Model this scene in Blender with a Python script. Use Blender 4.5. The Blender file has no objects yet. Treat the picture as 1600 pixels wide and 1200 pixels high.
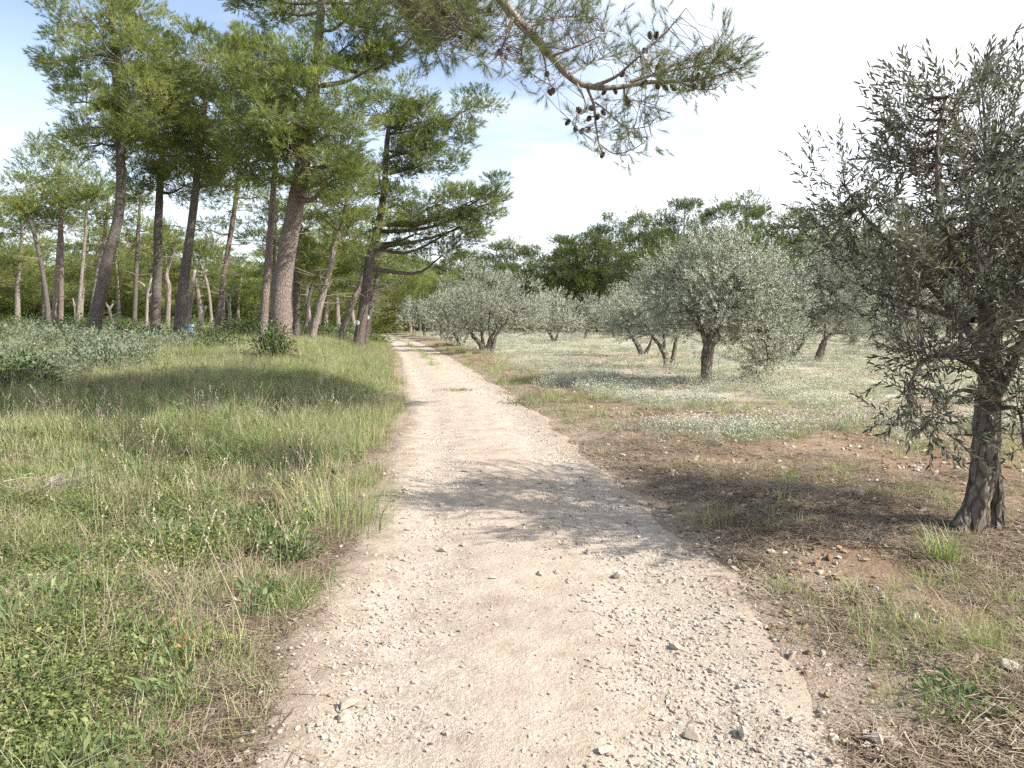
import bpy, math
import numpy as np
from mathutils import Vector, Matrix

rng = np.random.default_rng(11)
S = bpy.context.scene
COL = S.collection

# ------------------------------------------------------------------ camera, sky, sun, exposure
F_PX = 1110.0
PITCH = math.atan(100 / F_PX)
CAM_H = 1.6
cam_d = bpy.data.cameras.new("camera")
cam = bpy.data.objects.new("camera", cam_d)
COL.objects.link(cam)
cam_d.sensor_width = 36
cam_d.lens = 36 * F_PX / 1600
cam_d.clip_end = 5000
cam_d.clip_start = 0.05
cam.location = (0, 0, CAM_H)
cam.rotation_euler = (math.pi / 2 - PITCH, 0, 0)
S.camera = cam

SUN_EL = math.radians(39.5)
SUN_V = np.array([math.cos(SUN_EL) * math.cos(math.radians(23)), -math.cos(SUN_EL) * math.sin(math.radians(23)), math.sin(SUN_EL)])
sd = bpy.data.lights.new("sun", 'SUN')
sun = bpy.data.objects.new("sun", sd)
COL.objects.link(sun)
sd.energy = 5.0
sd.angle = math.radians(0.55)
sd.color = (1.0, 0.935, 0.84)
sun.location = (20, -8, 30)
sun.rotation_euler = Vector(SUN_V).to_track_quat('Z', 'Y').to_euler()

world = bpy.data.worlds.new("World")
S.world = world
world.use_nodes = True
nt = world.node_tree
nt.nodes.clear()


def nd(tree, typ, **kw):
    n = tree.nodes.new(typ)
    for k, v in kw.items():
        if k.startswith("i_"):
            n.inputs[k[2:].replace("_", " ")].default_value = v
        else:
            setattr(n, k, v)
    return n


def mth(tree, op, a, b=None, clamp=False):
    n = tree.nodes.new("ShaderNodeMath")
    n.operation = op
    n.use_clamp = clamp
    for i, v in enumerate((a, b)):
        if v is None:
            continue
        if isinstance(v, (int, float)):
            n.inputs[i].default_value = v
        else:
            tree.links.new(v, n.inputs[i])
    return n.outputs[0]


def ramp(tree, fac, stops):
    n = tree.nodes.new("ShaderNodeValToRGB")
    el = n.color_ramp.elements
    while len(el) < len(stops):
        el.new(0.5)
    for e, (p, c) in zip(el, stops):
        e.position = p
        e.color = (c, c, c, 1) if isinstance(c, (int, float)) else (*c, 1)
    tree.links.new(fac, n.inputs[0])
    return n.outputs[0]


def mixc(tree, fac, a, b, blend='MIX'):
    n = tree.nodes.new("ShaderNodeMix")
    n.data_type = 'RGBA'
    n.blend_type = blend
    for sock, v in ((n.inputs[0], fac), (n.inputs[6], a), (n.inputs[7], b)):
        if isinstance(v, (int, float)):
            sock.default_value = v
        elif isinstance(v, tuple):
            sock.default_value = (*v, 1)
        else:
            tree.links.new(v, sock)
    return n.outputs[2]


sky = nd(nt, "ShaderNodeTexSky", sky_type='NISHITA', sun_disc=False)
sky.sun_elevation = SUN_EL
sky.sun_rotation = math.atan2(SUN_V[0], SUN_V[1])
sky.air_density = 1.0
sky.dust_density = 1.2
sky.ozone_density = 1.0
tc = nd(nt, "ShaderNodeTexCoord")
sep = nd(nt, "ShaderNodeSeparateXYZ")
nt.links.new(tc.outputs["Generated"], sep.inputs[0])
zz = mth(nt, 'ADD', mth(nt, 'MAXIMUM', sep.outputs[2], 0.0), 0.14)
comb = nd(nt, "ShaderNodeCombineXYZ")
nt.links.new(mth(nt, 'DIVIDE', sep.outputs[0], zz), comb.inputs[0])
nt.links.new(mth(nt, 'DIVIDE', sep.outputs[1], zz), comb.inputs[1])
mp = nd(nt, "ShaderNodeMapping")
mp.inputs["Rotation"].default_value = (0, 0, 0.6)
mp.inputs["Scale"].default_value = (0.55, 1.0, 1)
mp.inputs["Location"].default_value = (0.35, 0.1, 0)
nt.links.new(comb.outputs[0], mp.inputs[0])
n1 = nd(nt, "ShaderNodeTexNoise", i_Scale=0.9, i_Detail=7.0, i_Roughness=0.55, i_Distortion=0.4)
nt.links.new(mp.outputs[0], n1.inputs["Vector"])
# the cloud sheet lies towards the east (+x) and thins out westward
cov = mth(nt, 'ADD', n1.outputs[0], mth(nt, 'MULTIPLY', sep.outputs[0], 0.36))
cfac = ramp(nt, cov, [(0.38, 0.12), (0.50, 0.40), (0.63, 0.82), (0.76, 1.0)])
low = ramp(nt, sep.outputs[2], [(0.0, 0.75), (0.16, 0.45), (0.40, 0.0)])
cfac2 = mth(nt, 'MAXIMUM', cfac, low)
skym = mixc(nt, 1.0, sky.outputs[0], (0.10, 0.108, 0.118), 'MULTIPLY')
cl = mixc(nt, cfac2, skym, (0.90, 0.93, 0.96))
bg = nd(nt, "ShaderNodeBackground", i_Strength=1.0)
nt.links.new(cl, bg.inputs[0])
wo = nd(nt, "ShaderNodeOutputWorld")
nt.links.new(bg.outputs[0], wo.inputs[0])

S.view_settings.view_transform = 'Standard'
S.view_settings.look = 'None'
S.view_settings.exposure = 0.98
S.view_settings.gamma = 1.0
S.view_settings.use_curve_mapping = False
S.render.engine = 'CYCLES'
S.cycles.max_bounces = 5
S.cycles.diffuse_bounces = 3
S.cycles.glossy_bounces = 2
S.cycles.transmission_bounces = 3
S.cycles.transparent_max_bounces = 4
S.cycles.sample_clamp_indirect = 4.0
S.cycles.use_denoising = False
S.render.film_transparent = False

# ------------------------------------------------------------------ helpers


def W(px, py, y):
    """World point at forward distance y seen at a pixel of the 1600x1200 photograph (used to survey the places)."""
    a = (px - 800) / F_PX
    b = -(py - 600) / F_PX
    fy = math.cos(PITCH) + b * math.sin(PITCH)
    fz = -math.sin(PITCH) + b * math.cos(PITCH)
    t = y / fy
    return np.array([a * t, y, CAM_H + fz * t])


def sstep(a, b, x):
    t = np.clip((np.asarray(x, float) - a) / (b - a), 0, 1)
    return t * t * (3 - 2 * t)


def _h(ix, iy, seed):
    n = (ix.astype(np.int64) * 374761393 + iy.astype(np.int64) * 668265263 + seed * 1442695041) & 0xffffffff
    n = ((n ^ (n >> 13)) * 1274126177) & 0xffffffff
    n = ((n ^ (n >> 16)) * 1103515245) & 0xffffffff
    return ((n ^ (n >> 15)) & 0xffff) / 65535.0


def vnoise(x, y, seed=0):
    x = np.asarray(x, float)
    y = np.asarray(y, float)
    ix = np.floor(x)
    iy = np.floor(y)
    fx = x - ix
    fy = y - iy
    fx = fx * fx * (3 - 2 * fx)
    fy = fy * fy * (3 - 2 * fy)
    a = _h(ix, iy, seed)
    b = _h(ix + 1, iy, seed)
    c = _h(ix, iy + 1, seed)
    d = _h(ix + 1, iy + 1, seed)
    return (a * (1 - fx) + b * fx) * (1 - fy) + (c * (1 - fx) + d * fx) * fy


def fbm(x, y, seed=0, octv=4):
    s, a, t = 0, 0.5, 0
    for k in range(octv):
        s = s + a * vnoise(np.asarray(x) * 2 ** k, np.asarray(y) * 2 ** k, seed + k * 17)
        t += a
        a *= 0.5
    return s / t


PY = np.array([-30, 0, 2.54, 3.55, 4.8, 6.34, 7.4, 12.7, 17.8, 22.2, 29.6, 39.5, 50.7, 63, 77, 120, 400])
PL = np.array([-.5, -.85, -0.98, -1.10, -1.14, -1.26, -1.33, -1.92, -2.72, -3.5, -4.75, -6.6, -8.8, -11.5, -15.5, -36, -180])
PR = np.array([1.6, 1.35, 1.32, 1.37, 1.34, 1.14, 1.03, .36, -.46, -1.2, -2.55, -4.4, -6.7, -9.5, -13.3, -33, -177])


def xl(y):
    return np.interp(y, PY, PL)


def xr(y):
    return np.interp(y, PY, PR)


def H(x, y):
    x = np.asarray(x, float)
    y = np.asarray(y, float)
    L = xl(y) - x
    R = x - xr(y)
    near = sstep(4, 20, y)
    rise = sstep(0.0, 3.4, L) * (0.62 * near + 0.04) + sstep(2.5, 11, L) * (0.22 * near + 0.10) + sstep(4, 20, L) * 0.38 * sstep(22, 60, y)
    back = sstep(70, 100, y)
    rise = rise * (1 - back) + back * (0.3 + 0.75 * sstep(0, 40, -(x + 15)))
    bumps = (fbm(x * .35, y * .35, 3, 3) - .5) * 0.16 + (fbm(x * 1.7, y * 1.7, 5, 2) - .5) * 0.07
    off = np.maximum(np.maximum(L, R), 0)
    rise = rise + 0.07 * sstep(0.1, 0.9, R) * sstep(1.0, 4.0, y + 2) + bumps * sstep(0.1, 1.2, off)
    far = np.maximum(np.hypot(x, y) - 160, 0)
    return rise + far * 0.0


def ground_hit(px, py):
    d = np.linspace(2, 120, 4000)
    p0 = W(px, py, 1.0)
    zs = CAM_H + (p0[2] - CAM_H) * d
    hs = H(p0[0] * d, d)
    k = np.argmax(zs <= hs)
    return np.array([p0[0] * d[k], d[k], hs[k]])


def mesh_of(name, V, T, mats, mi=None, tint=None, smooth=False, extra=None):
    V = np.ascontiguousarray(V, np.float32)
    T = np.ascontiguousarray(T, np.int32)
    me = bpy.data.meshes.new(name)
    me.vertices.add(len(V))
    me.vertices.foreach_set("co", V.ravel())
    me.loops.add(T.size)
    me.loops.foreach_set("vertex_index", T.ravel())
    me.polygons.add(len(T))
    me.polygons.foreach_set("loop_start", np.arange(len(T), dtype=np.int32) * T.shape[1])
    for m in (mats if isinstance(mats, (list, tuple)) else [mats]):
        me.materials.append(m)
    if mi is not None:
        me.polygons.foreach_set("material_index", np.ascontiguousarray(mi, np.int32))
    me.polygons.foreach_set("use_smooth", np.full(len(T), smooth))
    if tint is not None:
        a = me.attributes.new("tint", 'FLOAT', 'POINT')
        a.data.foreach_set("value", np.ascontiguousarray(tint, np.float32))
    for k, v in (extra or {}).items():
        a = me.attributes.new(k, 'FLOAT', 'POINT')
        a.data.foreach_set("value", np.ascontiguousarray(v, np.float32))
    me.update(calc_edges=True)
    return me


class Geo:
    def __init__(self):
        self.V, self.T, self.M, self.I, self.n = [], [], [], [], 0

    def add(self, V, T, mat=0, tint=0.5):
        V = np.asarray(V, float)
        self.V.append(V)
        self.T.append(np.asarray(T, int) + self.n)
        self.M.append(np.full(len(T), mat))
        t = np.asarray(tint, float)
        self.I.append(np.full(len(V), float(t)) if t.ndim == 0 else t)
        self.n += len(V)

    def mesh(self, name, mats, smooth=False, origin=(0, 0, 0)):
        V = np.concatenate(self.V) - np.asarray(origin)
        return mesh_of(name, V, np.concatenate(self.T), mats, np.concatenate(self.M), np.concatenate(self.I), smooth)


def link(name, me, parent=None, loc=(0, 0, 0), **props):
    o = bpy.data.objects.new(name, me)
    COL.objects.link(o)
    o.location = loc
    if parent is not None:
        o.parent = parent
    for k, v in props.items():
        o[k] = v
    return o


def thing(name, loc, label, category, group=None):
    o = link(name, None, None, tuple(float(c) for c in loc), label=label, category=category)
    o.empty_display_size = 0.2
    if group:
        o["group"] = group
    return o


def copy_tree(o, parent=None):
    c = o.copy()
    COL.objects.link(c)
    c.parent = parent
    for ch in list(o.children):
        copy_tree(ch, c)
    return c


def nrm(v):
    v = np.asarray(v, float)
    return v / np.maximum(np.linalg.norm(v, axis=-1, keepdims=True), 1e-9)


def frames(d):
    d = nrm(d)
    ref = np.where(np.abs(d[:, 2:3]) > 0.9, np.array([[1., 0, 0]]), np.array([[0, 0, 1.]]))
    a = nrm(np.cross(ref, d))
    b = np.cross(d, a)
    return a, b, d


def place(tv, tt, pos, dirs, scale, roll):
    """Copies of a template (z along dirs): vertices, triangles."""
    pos = np.asarray(pos, float)
    n = len(pos)
    a, b, d = frames(np.asarray(dirs, float))
    c, s = np.cos(roll)[:, None], np.sin(roll)[:, None]
    a2 = a * c + b * s
    b2 = -a * s + b * c
    R = np.stack([a2, b2, d], axis=2)
    V = np.einsum('nij,kj->nki', R, tv) * np.asarray(scale)[:, None, None] + pos[:, None, :]
    T = tt[None] + (np.arange(n) * len(tv))[:, None, None]
    return V.reshape(-1, 3), T.reshape(-1, tt.shape[1])


def tube(P, r, sides=8, wob=0.0, seed=0, cap=True, per=3.0):
    P = np.asarray(P, float)
    n = len(P)
    r = np.broadcast_to(np.asarray(r, float), (n,))
    tan = nrm(np.gradient(P, axis=0))
    a = np.cross(tan[0], [0, 1, 0.01] if abs(tan[0][1]) < .9 else [1, 0, 0])
    a = a / np.linalg.norm(a)
    V = []
    th = np.arange(sides) / sides * 2 * np.pi
    L = 0
    for i in range(n):
        if i:
            L += np.linalg.norm(P[i] - P[i - 1])
        a = a - tan[i] * np.dot(a, tan[i])
        a = a / np.linalg.norm(a)
        b = np.cross(tan[i], a)
        rr = np.full(sides, r[i])
        if wob:
            rr = rr * (1 + wob * (fbm(np.cos(th) * per * .4 + 7.3 + seed, np.sin(th) * per * .4 + L * per, seed, 3) - .5) * 2)
        V.append(P[i] + (np.cos(th) * rr)[:, None] * a + (np.sin(th) * rr)[:, None] * b)
    V = np.concatenate(V)
    T = []
    for i in range(n - 1):
        for k in range(sides):
            p, q = i * sides + k, i * sides + (k + 1) % sides
            T += [(p, q, q + sides), (p, q + sides, p + sides)]
    if cap:
        V = np.vstack([V, P[-1:] + tan[-1] * r[-1] * .3])
        m = len(V) - 1
        b0 = (n - 1) * sides
        T += [(b0 + k, b0 + (k + 1) % sides, m) for k in range(sides)]
    return V, np.array(T)


def smooth_line(P, m):
    """Catmull-Rom resample of points (columns may hold radius too)."""
    P = np.asarray(P, float)
    Q = np.vstack([2 * P[0] - P[1], P, 2 * P[-1] - P[-2]])
    out = []
    n = len(P) - 1
    for t in np.linspace(0, n - 1e-6, m):
        i = int(t)
        u = t - i
        p0, p1, p2, p3 = Q[i], Q[i + 1], Q[i + 2], Q[i + 3]
        out.append(.5 * ((2 * p1) + (-p0 + p2) * u + (2 * p0 - 5 * p1 + 4 * p2 - p3) * u * u + (-p0 + 3 * p1 - 3 * p2 + p3) * u ** 3))
    return np.array(out)


# ------------------------------------------------------------------ materials


def material(name):
    m = bpy.data.materials.new(name)
    m.use_nodes = True
    t = m.node_tree
    t.nodes.clear()
    out = t.nodes.new("ShaderNodeOutputMaterial")
    return m, t, out


def attr(t, name):
    n = t.nodes.new("ShaderNodeAttribute")
    n.attribute_name = name
    return n.outputs["Fac"]


def noise(t, scale, detail=3.0, rough=0.55, vec=None, dist=0.0):
    n = nd(t, "ShaderNodeTexNoise", i_Scale=scale, i_Detail=detail, i_Roughness=rough, i_Distortion=dist)
    if vec is not None:
        t.links.new(vec, n.inputs["Vector"])
    return n.outputs[0]


def wpos(t):
    return t.nodes.new("ShaderNodeNewGeometry").outputs["Position"]


def opos(t, scale=(1, 1, 1)):
    c = t.nodes.new("ShaderNodeTexCoord").outputs["Object"]
    if scale == (1, 1, 1):
        return c
    m = t.nodes.new("ShaderNodeMapping")
    m.inputs["Scale"].default_value = scale
    t.links.new(c, m.inputs[0])
    return m.outputs[0]


def finish(t, out, col, rough=0.8, bump=None, bdist=0.02, bstr=1.0, transl=None, spec=0.3):
    p = t.nodes.new("ShaderNodeBsdfPrincipled")
    p.inputs["Roughness"].default_value = rough
    p.inputs["Specular IOR Level"].default_value = spec
    if isinstance(col, tuple):
        p.inputs["Base Color"].default_value = (*col, 1)
    else:
        t.links.new(col, p.inputs["Base Color"])
    if bump is not None:
        b = nd(t, "ShaderNodeBump", i_Strength=bstr, i_Distance=bdist)
        t.links.new(bump, b.inputs["Height"])
        t.links.new(b.outputs[0], p.inputs["Normal"])
    sh = p.outputs[0]
    if transl:
        tr = t.nodes.new("ShaderNodeBsdfTranslucent")
        if isinstance(col, tuple):
            tr.inputs[0].default_value = (*col, 1)
        else:
            t.links.new(mixc(t, 1.0, col, (1.15, 1.2, .7), 'MULTIPLY'), tr.inputs[0])
        mx = t.nodes.new("ShaderNodeMixShader")
        mx.inputs[0].default_value = transl
        t.links.new(sh, mx.inputs[1])
        t.links.new(tr.outputs[0], mx.inputs[2])
        sh = mx.outputs[0]
    t.links.new(sh, out.inputs[0])


def leaf_mat(name, stops, rough=0.55, transl=0.3, spec=0.3, patch=None):
    """Colour by each leaf's own tint plus (optionally) species patches on the ground."""
    m, t, out = material(name)
    f = attr(t, "tint")
    oi = t.nodes.new("ShaderNodeObjectInfo").outputs["Random"]
    f = mth(t, 'ADD', f, mth(t, 'MULTIPLY', mth(t, 'SUBTRACT', oi, 0.5), 0.25))
    if patch:
        n = noise(t, patch[0], 3.0, .6, wpos(t))
        f = mth(t, 'ADD', f, mth(t, 'MULTIPLY', mth(t, 'SUBTRACT', n, 0.5), patch[1]), True)
    finish(t, out, ramp(t, f, stops), rough, transl=transl, spec=spec)
    return m


def bark_mat(name, c0, c1, c2, sc=9, zsq=0.35, bd=0.03, lichen=None):
    m, t, out = material(name)
    v = opos(t, (1, 1, zsq))
    vo = nd(t, "ShaderNodeTexVoronoi", feature='DISTANCE_TO_EDGE', i_Scale=sc)
    wv = t.nodes.new("ShaderNodeVectorMath")
    wv.operation = 'MULTIPLY_ADD'
    nn = nd(t, "ShaderNodeTexNoise", i_Scale=6.0, i_Detail=3.0)
    t.links.new(v, nn.inputs[0])
    t.links.new(nn.outputs[1], wv.inputs[0])
    wv.inputs[1].default_value = (.12, .12, .12)
    t.links.new(v, wv.inputs[2])
    t.links.new(wv.outputs[0], vo.inputs["Vector"])
    e = mth(t, 'MULTIPLY', vo.outputs[0], 5.0, True)
    n2 = noise(t, 26, 4, .65, v)
    h = mth(t, 'ADD', mth(t, 'MULTIPLY', e, .6), mth(t, 'MULTIPLY', n2, .5))
    n3 = noise(t, 2.2, 4, .6, opos(t))
    col = mixc(t, ramp(t, h, [(.15, 0), (.75, 1)]), c0, c1)
    col = mixc(t, ramp(t, n3, [(.42, 0), (.62, .8)]), col, c2)
    if lichen:
        col = mixc(t, ramp(t, noise(t, 5.5, 5, .65, opos(t)), [(.56, 0), (.64, .75)]), col, lichen)
    finish(t, out, col, .9, h, bd, 1.0, spec=.15)
    return m


M_PINE_BARK = bark_mat("pine_bark", (.085, .068, .06), (.25, .205, .18), (.17, .135, .12), 19, .4, .022)
M_DARK_BARK = bark_mat("dark_pine_bark", (.055, .047, .043), (.18, .155, .14), (.12, .10, .09), 19, .4, .022)
M_PALE_BARK = bark_mat("pale_pine_bark", (.11, .092, .082), (.28, .24, .21), (.20, .17, .148), 8, .35, .02)
M_DEAD = bark_mat("dead_wood", (.14, .12, .105), (.31, .28, .25), (.23, .205, .18), 5, .15, .01)
M_OLIVE_BARK = bark_mat("olive_bark", (.05, .042, .035), (.19, .165, .135), (.13, .105, .085), 16, .3, .025, (.34, .33, .27))
M_TWIG = bark_mat("twig_bark", (.14, .115, .10), (.27, .235, .205), (.20, .165, .14), 20, .4, .004)
M_NEEDLE = leaf_mat("pine_needle", [(0, (.085, .12, .04)), (.4, (.175, .215, .068)), (.75, (.275, .31, .10)), (1, (.38, .37, .15))], .5, .42)
M_NEEDLE_D = leaf_mat("far_pine_needle", [(0, (.05, .075, .03)), (.5, (.13, .168, .055)), (1, (.27, .30, .095))], .5, .4)
M_NEEDLE_N = leaf_mat("near_pine_needle", [(0, (.06, .085, .03)), (.6, (.13, .16, .06)), (1, (.24, .25, .11))], .45, .3)
M_SHRUB = leaf_mat("shrub_leaf", [(0, (.03, .055, .015)), (.6, (.075, .12, .03)), (1, (.16, .20, .055))], .45, .25)
M_SAGE = leaf_mat("grey_shrub_leaf", [(0, (.08, .112, .065)), (.6, (.155, .198, .122)), (1, (.25, .29, .19))], .7, .25)
M_GRASS = leaf_mat("grass_blade", [(0, (.12, .185, .06)), (.32, (.225, .29, .105)), (.55, (.36, .39, .185)), (.8, (.48, .455, .28)), (1, (.56, .52, .37))], .6, .35, patch=(.6, .95))
M_STRAW = leaf_mat("dry_straw", [(0, (.20, .155, .11)), (.5, (.34, .285, .205)), (1, (.49, .43, .33))], .7, .25)
M_BROWN = leaf_mat("brown_litter", [(0, (.10, .07, .05)), (.6, (.20, .145, .10)), (1, (.32, .25, .18))], .8, .1)
M_CREEP = leaf_mat("creeping_leaf", [(0, (.06, .10, .03)), (.4, (.125, .165, .052)), (.72, (.25, .275, .105)), (.93, (.36, .34, .14)), (1, (.38, .20, .09))], .5, .3, patch=(.8, .5))
M_WEED = leaf_mat("weed_leaf", [(0, (.08, .135, .05)), (.6, (.14, .20, .08)), (1, (.24, .29, .14))], .5, .3)
M_FWEED = leaf_mat("flower_stalk_leaf", [(0, (.20, .225, .165)), (.6, (.32, .34, .27)), (1, (.44, .45, .38))], .6, .3)
M_PETAL = leaf_mat("white_petal", [(0, (.74, .76, .74)), (1, (.84, .84, .84))], .6, .35)
M_YELLOW = leaf_mat("yellow_petal", [(0, (.75, .60, .05)), (1, (.85, .72, .08))], .6, .3)
M_RUST = leaf_mat("rusty_leaf", [(0, (.20, .08, .03)), (1, (.38, .19, .07))], .6, .25)


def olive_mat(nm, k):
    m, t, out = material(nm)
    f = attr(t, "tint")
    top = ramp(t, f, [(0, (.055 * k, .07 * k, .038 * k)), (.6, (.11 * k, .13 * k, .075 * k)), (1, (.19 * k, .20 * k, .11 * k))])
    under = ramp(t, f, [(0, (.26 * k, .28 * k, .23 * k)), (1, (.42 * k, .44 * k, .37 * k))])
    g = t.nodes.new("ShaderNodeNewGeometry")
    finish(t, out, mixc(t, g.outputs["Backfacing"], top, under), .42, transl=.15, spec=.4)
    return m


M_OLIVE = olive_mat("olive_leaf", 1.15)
M_OLIVE_SHADED = olive_mat("shaded_olive_leaf", .56)  # same leaf darkened for the near olive, its crown's shade put into the colour


def stone_mat(name, stops):
    m, t, out = material(name)
    oi = t.nodes.new("ShaderNodeObjectInfo").outputs["Random"]
    n = noise(t, 30, 4, .6, opos(t))
    f = mth(t, 'ADD', mth(t, 'MULTIPLY', oi, .75), mth(t, 'MULTIPLY', n, .35), True)
    finish(t, out, ramp(t, f, stops), .9, noise(t, 140, 3, .6, opos(t)), .004, .6, spec=.2)
    return m


M_STONE = stone_mat("limestone", [(0, (.26, .21, .165)), (.35, (.37, .315, .255)), (.75, (.46, .405, .34)), (1, (.54, .49, .425))])
M_CLOD = stone_mat("soil_clod", [(0, (.13, .085, .052)), (.6, (.24, .165, .105)), (1, (.36, .27, .185))])


def ground_mat():
    m, t, out = material("soil_and_litter")
    p = wpos(t)
    green, white, dirt = attr(t, "green"), attr(t, "grove"), attr(t, "dirt")
    nb = noise(t, .9, 5, .6, p)
    nm = noise(t, 7, 5, .65, p)
    nf = noise(t, 45, 4, .7, p)
    soil = ramp(t, mth(t, 'ADD', mth(t, 'MULTIPLY', nb, .5), mth(t, 'MULTIPLY', nm, .5)), [(.3, (.165, .11, .075)), (.5, (.265, .19, .13)), (.7, (.39, .305, .225))])
    litter = ramp(t, mth(t, 'ADD', mth(t, 'MULTIPLY', nm, .6), mth(t, 'MULTIPLY', nf, .4)), [(.3, (.13, .10, .05)), (.5, (.24, .20, .10)), (.7, (.38, .31, .18))])
    moss = ramp(t, nm, [(.3, (.07, .085, .03)), (.55, (.14, .16, .055)), (.75, (.25, .23, .11))])
    left = mixc(t, ramp(t, nb, [(.38, 0), (.6, 1)]), moss, litter)
    col = mixc(t, green, soil, left)
    gro = ramp(t, mth(t, 'ADD', mth(t, 'MULTIPLY', nb, .5), mth(t, 'MULTIPLY', nm, .5)), [(.32, (.27, .20, .14)), (.46, (.38, .33, .245)), (.56, (.47, .44, .36)), (.7, (.56, .53, .46))])
    col = mixc(t, white, col, gro)
    dcol = ramp(t, mth(t, 'ADD', mth(t, 'MULTIPLY', nm, .5), mth(t, 'MULTIPLY', nf, .5)), [(.3, (.25, .195, .15)), (.55, (.36, .295, .23)), (.75, (.45, .39, .32))])
    col = mixc(t, dirt, col, dcol)
    col = mixc(t, ramp(t, nf, [(.35, .5), (.65, 0)]), col, (.55, .5, .45), 'MULTIPLY')
    h = mth(t, 'ADD', mth(t, 'MULTIPLY', nf, .6), nm)
    finish(t, out, col, .95, h, .05, .9, spec=.1)
    return m


def path_mat():
    m, t, out = material("gravel_track")
    p = wpos(t)
    lat = attr(t, "lat")     # 0..1 across the track
    nb = noise(t, .7, 4, .6, p)
    nm = noise(t, 5, 5, .65, p)
    nf = noise(t, 60, 4, .75, p)
    wob = mth(t, 'ADD', lat, mth(t, 'ADD', mth(t, 'MULTIPLY', mth(t, 'SUBTRACT', nb, .5), .35), mth(t, 'MULTIPLY', mth(t, 'SUBTRACT', nm, .5), .22)))
    rut = ramp(t, wob, [(.03, 0), (.16, .8), (.30, .75), (.42, .1), (.6, .1), (.70, .9), (.88, .95), (.97, .1)])
    sand = ramp(t, nm, [(.3, (.34, .27, .21)), (.5, (.43, .355, .285)), (.7, (.48, .41, .335))])
    grav = ramp(t, mth(t, 'ADD', mth(t, 'MULTIPLY', nm, .4), mth(t, 'MULTIPLY', nf, .6)), [(.32, (.32, .265, .215)), (.5, (.44, .38, .315)), (.68, (.54, .485, .415))])
    col = mixc(t, mth(t, 'MULTIPLY', rut, ramp(t, nm, [(.3, .5), (.55, 1)])), sand, grav)
    edge = ramp(t, wob, [(.0, 1), (.08, .6), (.16, 0), (.88, 0), (.95, .5), (1.0, 1)])
    dcol = ramp(t, nm, [(.3, (.26, .205, .16)), (.6, (.38, .315, .25))])
    col = mixc(t, edge, col, dcol)
    big = noise(t, 2.3, 4, .6, p)
    vo = nd(t, "ShaderNodeTexVoronoi", i_Scale=85.0)
    t.links.new(p, vo.inputs["Vector"])
    vr = t.nodes.new("ShaderNodeSeparateColor")
    t.links.new(vo.outputs["Color"], vr.inputs[0])
    col = mixc(t, mth(t, 'ADD', mth(t, 'MULTIPLY', rut, .5), .25), col, ramp(t, vr.outputs[0], [(0, .62), (.5, 1.0), (1, 1.15)]), 'MULTIPLY')
    col = mixc(t, .6, col, ramp(t, big, [(.3, .80), (.5, 1.0), (.7, 1.08)]), 'MULTIPLY')
    nx = noise(t, 170, 2, .6, p)
    nl = noise(t, 24, 5, .75, p)
    h = mth(t, 'ADD', mth(t, 'MULTIPLY', nx, .18), mth(t, 'ADD', mth(t, 'MULTIPLY', nf, .35), mth(t, 'ADD', mth(t, 'MULTIPLY', nl, .5), mth(t, 'MULTIPLY', nm, .8))))
    finish(t, out, col, .95, h, .035, .8, spec=.1)
    return m


# ------------------------------------------------------------------ ground and track
nr, na = 200, 360
rad = 0.5 * (1500 / 0.5) ** (np.arange(nr) / (nr - 1)) ** 1.0
ang = np.arange(na) / na * 2 * np.pi
# finer angles ahead of the walker
ang = ang + 0.62 * np.sin(2 * (ang - np.pi / 2)) * -0.5 * 0.0
RR, AA = np.meshgrid(rad, ang, indexing='ij')
gx, gy = RR * np.cos(AA), RR * np.sin(AA)
gz = H(gx, gy)
_in = np.minimum(gx - xl(gy), xr(gy) - gx)
gz = gz - .14 * sstep(.05, .35, _in) * (gy < 118) * (gy > -4)
Vg = np.stack([gx, gy, gz], -1).reshape(-1, 3)
i, j = np.meshgrid(np.arange(nr - 1), np.arange(na), indexing='ij')
j2 = (j + 1) % na
Tq = np.stack([i * na + j, (i + 1) * na + j, (i + 1) * na + j2, i * na + j2], -1).reshape(-1, 4)
Vg = np.vstack([Vg, [[0, 0, float(H(0, 0))]]])
Tc = np.stack([np.full(na, nr * na), np.arange(na), (np.arange(na) + 1) % na], -1)
Tt = np.vstack([Tq[:, [0, 1, 2]], Tq[:, [0, 2, 3]], Tc])
x, y = Vg[:, 0], Vg[:, 1]
Lg, Rg = xl(y) - x, x - xr(y)
g_green = sstep(-.1, .8, Lg + (fbm(x * .8, y * .8, 21) - .5) * 1.2)
FLOWER_EDGE = 0


def flower_mask(x, y):
    """Where the white flowers carpet the grove (strips left between tilled soil)."""
    R = x - xr(y)
    s = fbm(x * .22 + 3, y * .55 + 1, 41, 4)
    band = sstep(.42, .55, s + .12 * sstep(10, 20, y))
    start = sstep(7.4, 9.6, y + (fbm(x * .5, y * .5, 43, 3) - .5) * 3.0 - 0.10 * np.maximum(x - 4, 0))
    return sstep(.5, 2.4, R + (fbm(x * .5, y * .5, 47, 3) - .5) * 2.0) * start * band * (1 - sstep(72, 80, y))


g_grove = np.clip(sstep(.8, 3, Rg) * sstep(8, 14, y) * (1 - sstep(74, 80, y)) * (.35 + .65 * flower_mask(x, y)), 0, 1)
g_dirt = (1 - sstep(.05, np.where(Rg > Lg, 1.15, .75), np.maximum(Lg, Rg) + (fbm(x * 1.5, y * 1.5, 31) - .5) * .7))
g_green = np.maximum(g_green, sstep(78, 84, y))
link("ground", mesh_of("ground", Vg, Tt, ground_mat(), extra={"green": g_green, "grove": g_grove, "dirt": g_dirt}, smooth=True), kind="structure",
     label="ground of brown soil, litter and low growth beneath the trees", category="ground")

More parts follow.
